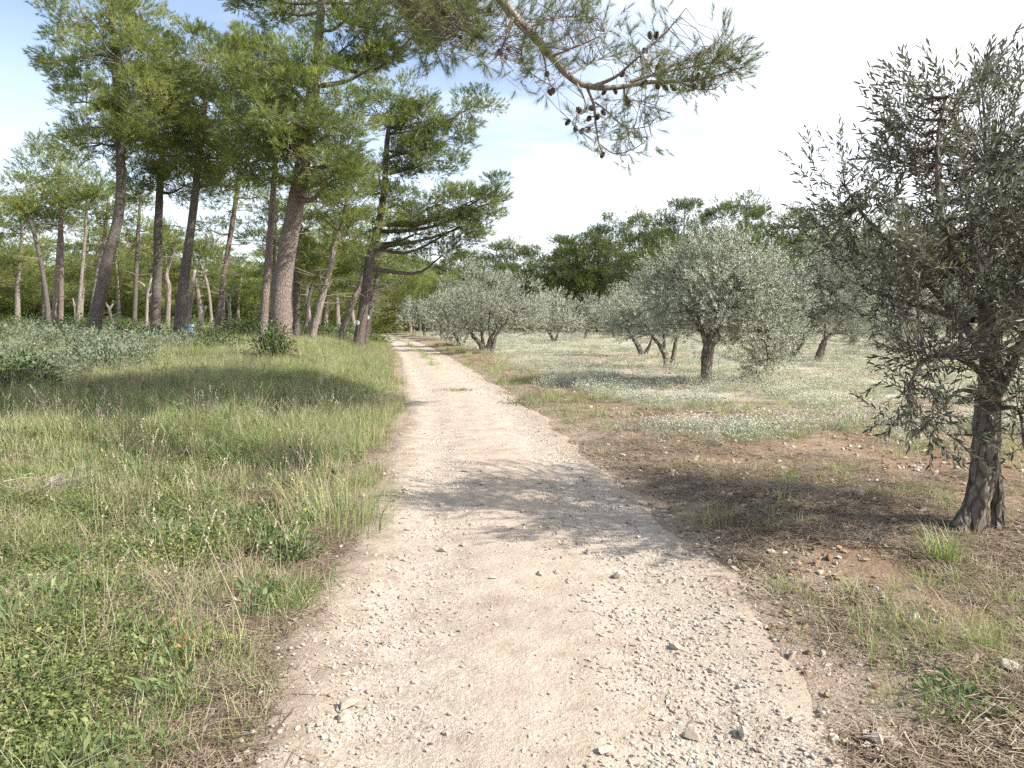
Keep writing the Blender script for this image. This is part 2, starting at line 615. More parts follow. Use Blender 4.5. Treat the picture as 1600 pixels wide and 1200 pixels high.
ys = np.concatenate([np.arange(-4, 12, .08), np.arange(12, 40, .2), np.arange(40, 118, .6)])
nc = 41
latv = np.linspace(-.16, 1.16, nc)
YY, LL = np.meshgrid(ys, latv, indexing='ij')
xa, xb = xl(YY), xr(YY)
XX = xa + (xb - xa) * LL
edge_n = (fbm(YY * 1.3 + 50 * (LL > .5), LL * 4 + 3, 77, 4) - .5) * .34
dd = np.minimum(LL + .04, 1.04 - LL) + edge_n * .5
ruts = -.028 * np.exp(-((LL - .22) / .10) ** 2) - .03 * np.exp(-((LL - .78) / .11) ** 2)
ZZ = H(XX, YY) + .024 + ruts + (fbm(XX * 2.5, YY * 2.5, 9, 3) - .5) * .03 - .10 * (1 - sstep(-.08, .10, dd))
Vp = np.stack([XX, YY, ZZ], -1).reshape(-1, 3)
i, j = np.meshgrid(np.arange(len(ys) - 1), np.arange(nc - 1), indexing='ij')
a = i * nc + j
Tp = np.vstack([np.stack([a, a + 1, a + nc + 1], -1).reshape(-1, 3), np.stack([a, a + nc + 1, a + nc], -1).reshape(-1, 3)])
link("path", mesh_of("path", Vp, Tp, path_mat(), extra={"lat": LL.ravel()}, smooth=True), kind="structure",
     label="pale gravel track with sandy middle curving away to the woods", category="path")


def PZ(x, y):
    """Height of the walked surface: track or ground."""
    xa, xb = xl(y), xr(y)
    l = (x - xa) / (xb - xa)
    ru = -.028 * np.exp(-((l - .22) / .10) ** 2) - .03 * np.exp(-((l - .78) / .11) ** 2)
    p = H(x, y) + .024 + ru + (fbm(np.asarray(x) * 2.5, np.asarray(y) * 2.5, 9, 3) - .5) * .03
    return np.where((l > -.03) & (l < 1.03), p, H(x, y))


# ------------------------------------------------------------------ foliage templates


def pine_shoot(n, ln, nl, w, seed, spread=(20, 60), start=.15):
    r = np.random.default_rng(seed)
    V, T = [], []
    for k in range(n):
        z = ln * (start + (1 - start) * r.random() ** .7)
        a = math.radians(r.uniform(*spread)) * (1.15 - .6 * z / ln)
        f = r.uniform(0, 2 * np.pi)
        d = np.array([math.cos(f) * math.sin(a), math.sin(f) * math.sin(a), math.cos(a)])
        s = nrm(np.cross(d, r.normal(size=3))) * w * .5
        b = np.array([0, 0, z])
        L = nl * r.uniform(.75, 1.15)
        i0 = len(V)
        V += [b - s, b + s, b + d * L]
        T.append((i0, i0 + 1, i0 + 2))
    return np.array(V), np.array(T)


SHOOT_HERO = [pine_shoot(14, .24, .125, .0135, s) for s in range(4)]
SHOOT_MID = [pine_shoot(13, .36, .19, .021, 10 + s) for s in range(4)]
SHOOT_FAR = [pine_shoot(10, .50, .28, .042, 20 + s) for s in range(4)]
SHOOT_NEAR = [pine_shoot(44, .15, .085, .0024, 30 + s, (18, 55), .25) for s in range(4)]


def olive_sprig(n, ln, leaf, w, seed, fold=True):
    r = np.random.default_rng(seed)
    V, T = [], []
    for k in range(n):
        z = ln * (.12 + .88 * k / (n - 1))
        f = (k % 2) * np.pi + (k // 2) * 1.57 + r.normal() * .4
        a = math.radians(r.uniform(30, 65)) * (1.2 - .6 * z / ln)
        d = np.array([math.cos(f) * math.sin(a), math.sin(f) * math.sin(a), math.cos(a)])
        s = np.cross(d, np.array([0, 0, 1.]))
        s = nrm(s + r.normal(size=3) * .45)
        s = nrm(s - d * np.dot(s, d))
        up = np.cross(s, d)
        if up[2] < 0:
            s, up = -s, -up
        b = np.array([0, 0, z])
        L = leaf * r.uniform(.75, 1.2)
        m = b + d * L * .5 - up * L * .03
        i0 = len(V)
        V += [b, m - s * w * .5, b + d * L, m + s * w * .5]
        T += [(i0, i0 + 1, i0 + 2), (i0, i0 + 2, i0 + 3)]
    return np.array(V), np.array(T)


SPRIG = [olive_sprig(14, .27, .068, .0165, 40 + s) for s in range(5)]
SPRIG_FAR = [olive_sprig(12, .40, .13, .032, 50 + s) for s in range(4)]


def scatter_shoots(geo, tmpl, pos, dirs, sc, mat=0, tint=None):
    n = len(pos)
    which = rng.integers(0, len(tmpl), n)
    tint = rng.random(n) if tint is None else tint
    for k, (tv, tt) in enumerate(tmpl):
        m = which == k
        if not m.any():
            continue
        V, T = place(tv, tt, pos[m], dirs[m], sc[m], rng.uniform(0, 6.28, m.sum()))
        geo.add(V, T, mat, np.repeat(tint[m], len(tv)))


def in_ball(n):
    v = nrm(rng.normal(size=(n, 3)))
    return v * (rng.random((n, 1)) ** (1 / 3))


def foliate(geo, twigs, lobes, tmpl, limb_pts, per_clump, clump_r, flat=.45, dens=1.0, up=.5, shell=.55, tw=.012, tscale=(.8, 1.25), back=None):
    """Fill lobes (centre, radii) with clumps of shoots, each clump joined to the nearest limb point by a thin branchlet."""
    for c, r in lobes:
        c = np.asarray(c, float)
        r = np.asarray(r, float) * np.ones(3)
        vol = r[0] * r[1] * r[2]
        ncl = max(3, int(dens * 2.3 * (vol ** (2 / 3)) / clump_r ** 2 * .62 + 2))
        q = in_ball(ncl)
        rr = np.linalg.norm(q, axis=1, keepdims=True)
        q = q / np.maximum(rr, 1e-6) * (rr ** shell)
        cc = c + q * r
        lp = np.asarray(limb_pts)
        for k in range(ncl):
            d2 = np.linalg.norm(lp - cc[k], axis=1) + 1.2 * np.maximum(lp[:, 2] - cc[k, 2], 0)
            a0 = lp[np.argmin(d2)]
            mid = (a0 + cc[k]) / 2 + rng.normal(size=3) * .08 * np.linalg.norm(cc[k] - a0) - np.array([0, 0, .05])
            V, T = tube([a0, mid, cc[k]], [tw * 1.6, tw, tw * .35], 4, cap=False)
            twigs.add(V, T)
            n = int(per_clump * rng.uniform(.6, 1.4))
            s = clump_r * rng.uniform(.7, 1.25)
            off = in_ball(n) * np.array([s, s, s * flat])
            outw = nrm(cc[k] - a0)
            p = cc[k] + off
            d = nrm(nrm(off + 1e-6) * .8 + outw * .55 + np.array([0, 0, up]) + rng.normal(size=(n, 3)) * .3)
            base = np.clip(rng.normal(.45, .16), .1, .85)
            scatter_shoots(geo, tmpl, p, d, rng.uniform(*tscale, n), 0, np.clip(base + rng.normal(0, .16, n), 0, 1))


def limb_line(a, b, sag=.12, m=8):
    a, b = np.asarray(a), np.asarray(b)
    L = np.linalg.norm(b - a)
    mid = a * .5 + b * .5 + rng.normal(size=3) * L * .06 + np.array([0, 0, -sag * L])
    return smooth_line(np.vstack([a, mid, b]), m)


def on_trunk(tr, z):
    k = np.clip(np.searchsorted(tr[:, 2], z), 1, len(tr) - 1)
    return tr[k], tr[k, 3] if tr.shape[1] > 3 else .1


def build_pine(name, base, trunk, lobes, label, bark, tmpl, needle, per_clump=50, clump_r=.38, dens=1.4, group=None, limbs=True, sides=12, bare=6, cat="pine tree"):
    """trunk: rows x,y,z,r (world). Every main limb is a part of its own, the needles one crown."""
    base = np.asarray(base, float)
    root = thing(name, base, label, cat, group)
    tr = smooth_line(trunk, max(14, len(trunk) * 5))
    g = Geo()
    rad_ = tr[:, 3].copy()
    rad_[:3] *= np.array([1.25, 1.1, 1.03])
    g.add(*tube(tr[:, :3], rad_, sides, .10, int(rng.integers(99)), per=5))
    link("trunk", g.mesh("trunk", bark, True, base), root)
    crown, twigs = Geo(), Geo()
    for c, r in lobes:
        c = np.asarray(c, float)
        hd = np.hypot(*(c - tr[np.argmin(np.abs(tr[:, 2] - c[2])), :3])[:2])
        z0 = min(c[2] - .25 * hd - .1, tr[-2, 2])
        p, r0 = on_trunk(tr, max(z0, tr[2, 2]))
        lp = limb_line(p[:3], c, .08)
        pts = [lp[2:]]
        if limbs and hd > .5:
            lr = np.clip(.45 * p[3] + .01, .02, .13)
            lg = Geo()
            lg.add(*tube(lp, np.linspace(lr, lr * .3, len(lp)), 6, .1, 3))
            link("branch", lg.mesh("branch", bark, True, base), root)
        else:
            twigs.add(*tube(lp, np.linspace(.05, .02, len(lp)), 5))
        foliate(crown, twigs, [(c, r)], tmpl, np.vstack(pts), per_clump, clump_r, dens=dens)
    # bare grey dead twigs on the lower trunk
    zlo = min(c[2] - np.max(np.atleast_1d(r)) for c, r in lobes)
    for k in range(bare):
        z = rng.uniform(.55 * zlo + .45 * base[2], zlo + 1.0)
        p, r0 = on_trunk(tr, z)
        f = rng.uniform(0, 6.28)
        L = rng.uniform(.5, 1.7)
        e = p[:3] + np.array([math.cos(f) * L, math.sin(f) * L, rng.uniform(-.2, .5)])
        ln = limb_line(p[:3], e, .05, 6)
        twigs.add(*tube(ln, np.linspace(.025, .006, 6), 4, cap=False))
        for q in range(4):
            a_ = ln[rng.integers(2, 6)]
            twigs.add(*tube([a_, a_ + rng.normal(size=3) * .22], [.007, .003], 3, cap=False))
    link("crown", crown.mesh("crown", needle, False, base), root)
    link("twigs", twigs.mesh("twigs", M_TWIG, False, base), root, kind="stuff")
    return root


def px_trunk(pts, d, z0, ddep=None):
    """pts: (px, py, width px) bottom to top -> world rows, first one sunk to the ground z0."""
    out = []
    for k, (px, py, w) in enumerate(pts):
        dd_ = d + (ddep[k] if ddep is not None else 0)
        p = W(px, py, dd_)
        out.append([*p, w * .44 * dd_ / F_PX])
    out = np.array(out)
    b = out[0].copy()
    b[2] = z0 - .15
    return np.vstack([b, out]) if out[0, 2] > z0 + .05 else np.vstack([b, out[1:]])


def px_lobes(ls, d):
    out = []
    for l in ls:
        px, py, rx, ry = l[:4]
        dz = l[4] if len(l) > 4 else 0
        dd_ = d + dz
        k = dd_ / F_PX
        out.append((W(px, py, dd_), (rx * k * 1.08, max(rx, ry) * k * 1.05, ry * k * 1.08)))
    return out


def hero(pts, d, lobes, label, bark=M_PINE_BARK, tmpl=SHOOT_HERO, needle=M_NEEDLE, name="pine_tree", **kw):
    px, py, w = pts[0]
    p = W(px, py, d)
    z0 = float(H(p[0], p[1]))
    # trunk runs straight down to the soil below the first surveyed point
    q = W(*pts[1][:2], d)
    tpar = (z0 - p[2]) / (q[2] - p[2])
    bx = p[0] + (q[0] - p[0]) * np.clip(tpar, -.6, .6)
    tr = px_trunk(pts, d, z0)
    tr[0, 0] = bx
    return build_pine(name, (bx, d, z0), tr, px_lobes(lobes, d), label, bark, tmpl, needle, **kw)


# ------------------------------------------------------------------ the pines along the clearing
hero([(145, 522, 22), (165, 420, 19), (186, 330, 16), (188, 230, 14), (180, 120, 10), (172, 20, 6)], 25,
     [(150, 40, 66, 52), (215, 35, 50, 50), (120, 90, 45, 45, 1), (190, 95, 60, 45, -1), (245, 110, 48, 45), (135, 160, 40, 30), (205, 165, 60, 42, -1.5), (160, 225, 55, 30), (235, 205, 48, 42), (170, 200, 50, 25, 1.5), (262, 170, 30, 40, 1)],
     "dark trunked pine bending towards the track, with a tall rounded dense crown", M_DARK_BARK, dens=1.55)
hero([(243, 508, 17), (246, 420, 15), (248, 330, 13), (256, 220, 10), (275, 110, 6)], 30,
     [(280, 110, 40, 40), (255, 230, 50, 40), (300, 230, 45, 45, -1), (240, 285, 45, 28), (290, 290, 45, 30), (270, 160, 50, 40), (222, 255, 30, 22, 1)],
     "straight dark pine trunk with a swollen foot, beside the pine at the blue box", M_DARK_BARK)
hero([(279, 517, 19), (290, 420, 16), (303, 320, 13), (312, 230, 11), (325, 130, 7)], 27,
     [(320, 95, 55, 42), (365, 130, 48, 50, 1), (300, 160, 55, 45), (345, 195, 60, 42, -1), (310, 250, 60, 35), (350, 290, 45, 25), (375, 70, 30, 26, 1), (275, 205, 40, 40, 1)],
     "pine trunk leaning slightly with the pale blue box at its foot", M_DARK_BARK)
hero([(340, 508, 11), (352, 420, 9), (366, 330, 8), (376, 255, 6), (380, 200, 3)], 33,
     [(385, 255, 40, 24), (360, 330, 40, 22), (395, 310, 32, 22), (350, 285, 30, 18), (400, 215, 34, 26), (330, 360, 28, 14)],
     "thin sparse pine with bare lower twigs leaning between thicker pines", M_PINE_BARK, per_clump=24, dens=1.0, bare=14)
hero([(411, 522, 15), (417, 430, 13), (425, 330, 11), (430, 250, 9), (436, 160, 5)], 24,
     [(420, 190, 42, 32), (395, 150, 40, 36), (440, 130, 42, 36, 1), (400, 235, 38, 28), (390, 95, 34, 30)],
     "slim pine trunk standing just beside the thickest trunk", M_PINE_BARK)
hero([(441, 524, 36), (440, 470, 33), (446, 410, 31), (460, 330, 29), (474, 250, 25), (484, 170, 22), (495, 90, 17), (502, 10, 13), (505, -60, 9)], 23,
     [(430, 110, 52, 46, -2), (500, 130, 55, 48, -2), (395, 195, 55, 46, -1.5), (455, 190, 60, 50, -2.5), (525, 195, 48, 52, -1.5), (480, 250, 70, 42, -2), (545, 250, 34, 36), (415, 255, 45, 32, -1), (510, 290, 45, 30, -1), (370, 110, 38, 40, .5),
      (470, -10, 60, 40, 1), (560, 10, 60, 45, -1), (620, 50, 60, 42, -1), (545, 70, 55, 32, -.5), (610, -20, 70, 40, 0), (440, 20, 45, 28, 1.5), (590, 100, 40, 20, -.5), (680, 20, 45, 40, -1), (400, -10, 50, 20, 1)],
     "thickest pine in the clearing, grey furrowed trunk rising behind the leafy shrub", M_PINE_BARK, sides=18, dens=1.45)
hero([(463, 516, 12), (464, 430, 11), (466, 350, 10), (470, 260, 7)], 30,
     [(490, 300, 40, 26), (455, 310, 34, 22), (478, 360, 38, 20), (500, 400, 36, 20)],
     "narrow dark pine trunk half hidden behind the thickest trunk", M_DARK_BARK)
hero([(489, 520, 13), (502, 470, 12), (515, 420, 11), (524, 380, 10), (536, 350, 8), (545, 290, 5)], 28,
     [(545, 320, 40, 26), (515, 345, 36, 22), (560, 370, 38, 26), (530, 270, 40, 26), (500, 420, 26, 16, 1)],
     "pale grey curving pine trunk sweeping up beside the thickest pine", M_PALE_BARK, bare=10)
hero([(536, 514, 12), (552, 470, 11), (568, 430, 9), (585, 385, 6)], 34,
     [(570, 400, 40, 28), (530, 400, 36, 26, 1), (545, 440, 26, 16, 1)],
     "pale slanting pine trunk behind the pair with white painted marks", M_PALE_BARK)
P10 = hero([(561, 528, 19), (570, 470, 18), (579, 400, 16), (588, 370, 15), (600, 300, 11), (604, 230, 9), (612, 160, 5)], 31,
     [(625, 150, 48, 32), (590, 180, 42, 34, 1), (655, 200, 45, 30, -.5), (705, 185, 44, 28), (750, 160, 28, 20), (640, 240, 40, 24), (680, 250, 40, 20),
      (620, 320, 52, 28, -1), (680, 320, 48, 30, -1), (735, 315, 42, 24, -1), (775, 297, 20, 16, -1), (650, 365, 52, 24), (590, 345, 36, 24, 1), (715, 355, 40, 22), (690, 400, 30, 18, .5), (575, 300, 34, 24, 1), (742, 348, 34, 24), (762, 318, 26, 22, -.5), (612, 262, 36, 28), (690, 222, 42, 26), (640, 200, 40, 28, .5)],
     "tall leaning pine with long boughs towards the track, white mark low on its trunk", M_DARK_BARK, dens=1.3, bare=16)
P11 = hero([(573, 519, 10), (582, 470, 9), (590, 430, 8), (600, 380, 5)], 36,
     [(610, 390, 36, 24), (580, 410, 30, 22, 1), (625, 440, 34, 20, 1)],
     "second narrower pine with a white painted mark, close behind the tall leaning one", M_DARK_BARK)

# painted waymark patches: a thin skin on the bark, part of the trunk they sit on
M_WHITE = material("white_paint")
finish(M_WHITE[1], M_WHITE[2], (.8, .8, .78), .7, noise(M_WHITE[1], 60), .003)
M_WHITE = M_WHITE[0]


def blaze(root, px, py, d, s):
    tr = [c for c in root.children if c.name.startswith("trunk")][0]
    p = W(px, py, d) - np.array(root.location)
    n_ = 6
    V, T = [], []
    u, v = np.meshgrid(np.linspace(-1, 1, n_), np.linspace(-1, 1, n_))
    vs = np.empty(len(tr.data.vertices) * 3, np.float32)
    tr.data.vertices.foreach_get("co", vs)
    vs = vs.reshape(-1, 3)
    near = vs[np.abs(vs[:, 2] - p[2]) < .45]
    cx, cy = near[:, 0].mean(), near[:, 1].mean()
    r_ = (near[:, 0].max() - near[:, 0].min()) * .5 * .86
    for k in range(n_ * n_):
        a_ = u.flat[k] * s / r_ + (p[0] - cx) / r_
        a_ = np.clip(a_, -1.3, 1.3)
        V.append([cx + math.sin(a_) * (r_ + .03), cy - math.cos(a_) * (r_ + .03), p[2] + v.flat[k] * s * 1.25])
    for a_ in range(n_ - 1):
        for b_ in range(n_ - 1):
            if (a_ in (0, n_ - 2)) and (b_ in (0, n_ - 2)):
                continue
            q = a_ * n_ + b_
            T += [(q, q + 1, q + n_ + 1), (q, q + n_ + 1, q + n_)]
    link("painted_mark", mesh_of("painted_mark", V, T, M_WHITE), tr)


blaze(P10, 561, 504, 31, .085)
blaze(P11, 576, 496, 36, .075)

# ------------------------------------------------------------------ thinner trees deeper in the wood (left of the clearing)
G_THIN = "slender pines deeper in the wood"


def mid(pts, d, lobes, label, bark=M_PALE_BARK, **kw):
    kw.setdefault("per_clump", 34)
    kw.setdefault("clump_r", .55)
    kw.setdefault("dens", 1.7)
    return hero(pts, d, lobes, label, bark, SHOOT_MID, M_NEEDLE, group=G_THIN, limbs=True, sides=8, **kw)


mid([(95, 503, 9), (96, 420, 8), (95, 340, 7), (92, 260, 5)], 42, [(85, 245, 40, 28), (105, 280, 30, 26), (65, 275, 26, 30), (90, 315, 36, 20), (110, 320, 20, 18), (70, 340, 24, 16)],
    "slender straight pine with round airy crown, tallest thin trunk beyond the bent pine", M_PINE_BARK)
mid([(76, 503, 9), (72, 460, 8), (62, 400, 7), (48, 345, 6), (40, 310, 4)], 40, [(35, 300, 28, 24), (20, 330, 24, 20), (50, 330, 20, 16)],
    "thin dark trunk curving away from the track with a small tuft crown", M_DARK_BARK)
mid([(84, 503, 8), (88, 440, 7), (92, 380, 6), (94, 340, 4)], 44, [(100, 345, 24, 16), (80, 350, 20, 14)],
    "thin pale trunk pressed close beside the slender straight pine", M_PALE_BARK)
mid([(121, 507, 7), (127, 440, 6), (133, 370, 5), (136, 320, 3)], 40, [(135, 290, 30, 22), (150, 320, 24, 18), (125, 325, 22, 16), (155, 290, 20, 18)],
    "thin pale upright trunk a little before the bent pine", M_PALE_BARK)
mid([(141, 505, 7), (152, 430, 7), (163, 370, 6), (170, 310, 4)], 42, [(165, 300, 28, 20), (185, 340, 22, 16), (150, 345, 20, 14)],
    "thin pale trunk leaning behind the bent pine", M_PALE_BARK)
mid([(210, 507, 8), (213, 430, 7), (216, 360, 6), (220, 300, 4)], 42, [(215, 330, 26, 22), (205, 375, 24, 16), (232, 360, 22, 18)],
    "thin dark straight trunk between the bent pine and the straight dark pine", M_DARK_BARK)
mid([(262, 505, 8), (264, 450, 8), (260, 430, 7), (268, 400, 6), (275, 370, 5)], 44, [(275, 370, 30, 18), (255, 385, 26, 16)],
    "crooked pale trunk with a kink behind the pine by the blue box", M_PALE_BARK)
mid([(331, 504, 6), (326, 455, 5), (318, 425, 5), (308, 400, 3)], 46, [(315, 400, 24, 14), (335, 395, 22, 14)],
    "thin pale trunk leaning back over the pale broken trunk", M_PALE_BARK)
mid([(424, 517, 6), (427, 440, 6), (430, 370, 5), (434, 310, 3)], 34, [(430, 340, 26, 20), (445, 375, 22, 16), (412, 375, 22, 16)],
    "very thin pale trunk in the gap beside the thickest pine", M_PALE_BARK)
mid([(497, 512, 8), (503, 470, 7), (510, 430, 6), (518, 390, 4)], 40, [(505, 390, 28, 18), (485, 420, 24, 16), (520, 430, 24, 14)],
    "grey leaning trunk behind the pale curving pine", M_DARK_BARK)
mid([(478, 512, 7), (484, 460, 6), (500, 420, 5), (510, 400, 3)], 42, [(485, 380, 26, 18), (470, 430, 20, 14)],
    "dark forked slender pine behind the thickest trunk", M_DARK_BARK)

# dead, bare trunks
G_DEAD = "bare dead trunks in the wood"


def dead_tree(pts, d, arms, label):
    px, py, w = pts[0]
    p = W(px, py, d)
    z0 = float(H(p[0], d))
    root = thing("dead_tree", (p[0], d, z0), label, "dead tree", G_DEAD)
    tr = smooth_line(px_trunk(pts, d, z0), 14)
    tr[:, 3] *= .78
    g = Geo()
    g.add(*tube(tr[:, :3], tr[:, 3], 8, .15, 5, per=5))
    link("trunk", g.mesh("trunk", M_DEAD, True, (p[0], d, z0)), root)
    for arm in arms:
        q = np.array([[*W(a, b, d + rng.uniform(-.4, .4) * (k > 0)), w_ * .5 * d / F_PX] for k, (a, b, w_) in enumerate(arm)])
        q = smooth_line(q, 8)
        g = Geo()
        g.add(*tube(q[:, :3], q[:, 3], 6, .1, 2))
        link("branch", g.mesh("branch", M_DEAD, True, (p[0], d, z0)), root)


dead_tree([(229, 505, 7), (230, 470, 6), (231, 450, 5)], 40, [[(231, 458, 5), (224, 445, 3), (216, 440, 2)], [(231, 455, 5), (235, 440, 3), (238, 434, 2)], [(230, 465, 4), (238, 458, 2)]],
          "pale dead trunk with two short bleached arms, beside the straight dark pine")
dead_tree([(178, 510, 7), (172, 490, 6), (169, 478, 5)], 36, [[(169, 480, 5), (163, 470, 3), (160, 462, 2)], [(171, 484, 4), (177, 474, 3), (176, 470, 2)], [(174, 495, 3), (188, 488, 2)]],
          "short bleached dead trunk forked like a hand, at the foot of the bent pine")
dead_tree([(118, 505, 5), (117, 485, 4), (114, 466, 3)], 40, [[(117, 480, 3), (121, 470, 2)]], "small bleached stick-like dead trunk among thin pale pines")
dead_tree([(295, 503, 10), (298, 470, 10), (301, 440, 9), (305, 422, 7)], 36, [], "thick pale broken trunk without any crown behind the pine by the blue box")
dead_tree([(359, 510, 9), (359, 490, 8), (358, 472, 7)], 36, [[(358, 474, 5), (346, 458, 4), (332, 448, 2)], [(358, 474, 4), (366, 450, 3), (378, 446, 1)]],
          "pale stubby dead trunk with a long arm reaching towards the thin leaning pine")
dead_tree([(313, 511, 7), (318, 490, 6), (322, 478, 5)], 34, [[(320, 482, 4), (312, 474, 2)]], "short dark dead stump leaning close to the pale blue box")

# small pale blue box at the pine's foot
m_, t_, o_ = material("pale_blue_paint")
finish(t_, o_, mixc(t_, noise(t_, 9, 4, .6, opos(t_)), (.20, .31, .42), (.32, .43, .52)), .6)
M_BLUE = m_
bp = W(291, 512, 27.5)
bz = float(H(bp[0], bp[1]))
box = thing("hive_box", (bp[0], bp[1], bz), "small pale blue wooden box with a lid standing at the foot of a pine", "box")


def cuboid(g, c, s):
    c, s = np.array(c), np.array(s) / 2
    V = np.array([[sx, sy, sz] for sx in (-1, 1) for sy in (-1, 1) for sz in (-1, 1)]) * s + c
    T = [(0, 1, 3), (0, 3, 2), (4, 6, 7), (4, 7, 5), (0, 4, 5), (0, 5, 1), (2, 3, 7), (2, 7, 6), (0, 2, 6), (0, 6, 4), (1, 5, 7), (1, 7, 3)]
    g.add(V, T)


for nm_, c_, s_ in (("body", (0, 0, .27), (.36, .36, .38)), ("lid", (0, 0, .512), (.42, .42, .10)), ("base_board", (0, 0, .06), (.38, .42, .04))):
    g = Geo()
    cuboid(g, c_, s_)
    link(nm_, g.mesh(nm_, M_BLUE), box)

# ------------------------------------------------------------------ woods behind: young pines on the left, tall pines on the right


def proto_pine(h, crown_from, rad_, nl, label, group, name, tmpl=SHOOT_FAR, needle=M_NEEDLE_D, pc=30, cr=.8, lean=.3, dens=1.05, bark=M_DARK_BARK):
    lx = rng.normal(0, lean)
    trunk = [[0, 0, -.2, .03 * h * .5 + .05], [lx * .3, 0, h * .3, .022 * h * .5 + .04], [lx * .8, lx * .2, h * .65, .1], [lx, 0, h * .95, .04]]
    lobes = []
    for k in range(nl):
        u = (k + .5) / nl
        z = h * (crown_from + (1 - crown_from) * u)
        w = rad_ * (math.sin(math.pi * min(1, .22 + .66 * u)) ** .6) * rng.uniform(.75, 1.1)
        f = k * 2.4 + rng.uniform(-.4, .4)
        off = w * .55
        lobes.append(((lx * u + math.cos(f) * off, math.sin(f) * off, z - .4), (w * .62, w * .62, w * .42)))
    lobes.append(((lx, 0, h - .8), (rad_ * .5, rad_ * .5, .8)))
    return build_pine(name, (0, 0, 0), trunk, lobes, label, bark, tmpl, needle, pc, cr, dens, group, limbs=False, sides=7, bare=3)


G_RW = "tall pines of the wood beyond the olive grove"
G_LW = "young bushy pines closing off the clearing"
L_RW = "tall dark green pine in the dense wood beyond the olive grove"
L_LW = "young bushy pine in the dense green belt behind the clearing trunks"
L_MW = "rounded pine standing where the track bends out of sight"
tall = [proto_pine(14, .30, 3.4, 12, L_RW, G_RW, "tall_pine") for k in range(4)]
young = [proto_pine(7.0, .10, 2.9, 10, L_LW, G_LW, "young_pine", cr=.8, needle=M_NEEDLE) for k in range(4)]
used = {}


def put(proto, x, y, h_scale, w_scale=None, label=None, group=None, dz=0):
    if proto.name in used:
        o = copy_tree(proto)
    else:
        o = proto
        used[proto.name] = (proto["label"], proto["group"])
    o["label"], o["group"] = used[proto.name]
    o.location = (x, y, float(H(x, y)) + dz)
    o.rotation_euler = (0, 0, rng.uniform(0, 6.28))
    w_scale = w_scale or h_scale
    o.scale = (w_scale, w_scale, h_scale)
    if label:
        o["label"] = label
    if group:
        o["group"] = group
    return o


# right-hand skyline: (px, top py, d)
sky_r = [(885, 392, 84), (905, 375, 86), (935, 345, 82), (965, 338, 80), (1000, 335, 84), (1035, 322, 82), (1070, 316, 80), (1095, 326, 84), (1130, 312, 82), (1165, 305, 78), (1190, 322, 84), (1225, 318, 80), (1255, 322, 82), (1290, 312, 78), (1330, 320, 84), (1375, 330, 80), (1420, 325, 84), (1470, 330, 80), (1520, 320, 84), (1570, 330, 80), (1630, 325, 84), (1700, 330, 82)]
ORD = ['first', 'second', 'third', 'fourth', 'fifth', 'sixth', 'seventh', 'eighth', 'ninth', 'tenth', 'eleventh', 'twelfth', 'thirteenth', 'fourteenth']
k = 0
for px, py, d in sky_r:
    p = W(px, py, d)
    h = p[2]
    put(tall[k % 4], p[0], d, h / 14 * rng.uniform(.93, 1.03), rng.uniform(.62, .9), '%s tall pine along the wood\'s skyline, counting from the dip above the track side olives' % ORD[k] if k < 14 else None)
    k += 1
for px in range(870, 1760, 27):          # front edge, lower and bushier
    d = rng.uniform(70, 76) if px > 960 else rng.uniform(78, 84)
    p = W(px + rng.uniform(-8, 8), rng.uniform(355, 430), d)
    put(tall[k % 4], p[0], d, p[2] / 14, rng.uniform(.5, .75))
    k += 1
G_MW = "pines where the track bends away"
for px, py, d in [(700, 402, 96), (725, 396, 92), (752, 398, 98), (775, 384, 92), (805, 378, 94), (828, 390, 92), (850, 412, 96), (868, 405, 92), (680, 415, 98), (655, 410, 94), (740, 425, 86), (790, 415, 86), (830, 425, 84), (855, 432, 88), (700, 432, 88), (660, 440, 90)]:
    p = W(px, py, d)
    put(tall[k % 4], p[0], d, p[2] / 14, rng.uniform(.75, .95), L_MW, G_MW)
    k += 1
for px, py, d in [(470, 430, 74), (500, 440, 70), (530, 425, 78), (560, 435, 80), (590, 430, 84), (618, 425, 88), (640, 430, 92), (610, 455, 80), (570, 460, 76), (535, 462, 66), (635, 462, 96)]:
    p = W(px, py, d)
    gz_ = float(H(p[0], d))
    put(young[k % 4], p[0], d, (p[2] - gz_) / 7, rng.uniform(.8, 1.1))
    k += 1
for px, py, d in [(-30, 372, 48), (10, 385, 50), (40, 395, 54), (-80, 375, 52), (70, 415, 58), (100, 420, 60), (130, 428, 58), (160, 422, 62), (190, 418, 60), (215, 425, 58), (245, 415, 62), (275, 420, 64), (300, 425, 58), (330, 418, 62), (355, 425, 60), (385, 422, 64), (405, 428, 60), (435, 425, 66), (455, 430, 62),
                  (20, 440, 44), (60, 455, 46), (110, 460, 48), (150, 455, 50), (185, 452, 48), (220, 460, 50), (265, 455, 52), (310, 455, 50), (345, 460, 48), (375, 452, 52), (400, 455, 50), (-20, 420, 42), (-70, 420, 44), (425, 462, 54), (130, 470, 56), (240, 470, 54)]:
    d += 16
    p = W(px + rng.uniform(-6, 6), py + rng.uniform(-14, 16), d)
    gz_ = float(H(p[0], d))
    put(young[k % 4], p[0], d, (p[2] - gz_) / 7, rng.uniform(.75, 1.1))
    k += 1
G_SL = "open crowned pines between the clearing and the dense belt"
L_SL = "open crowned pine with a thin trunk rising behind the clearing, its foot lost in undergrowth"
slender = [proto_pine(11.0, .42, 2.3, 9, L_SL, G_SL, "slender_pine", SHOOT_MID, M_NEEDLE, 44, .62, .8, .9, M_PALE_BARK) for q_ in range(3)]
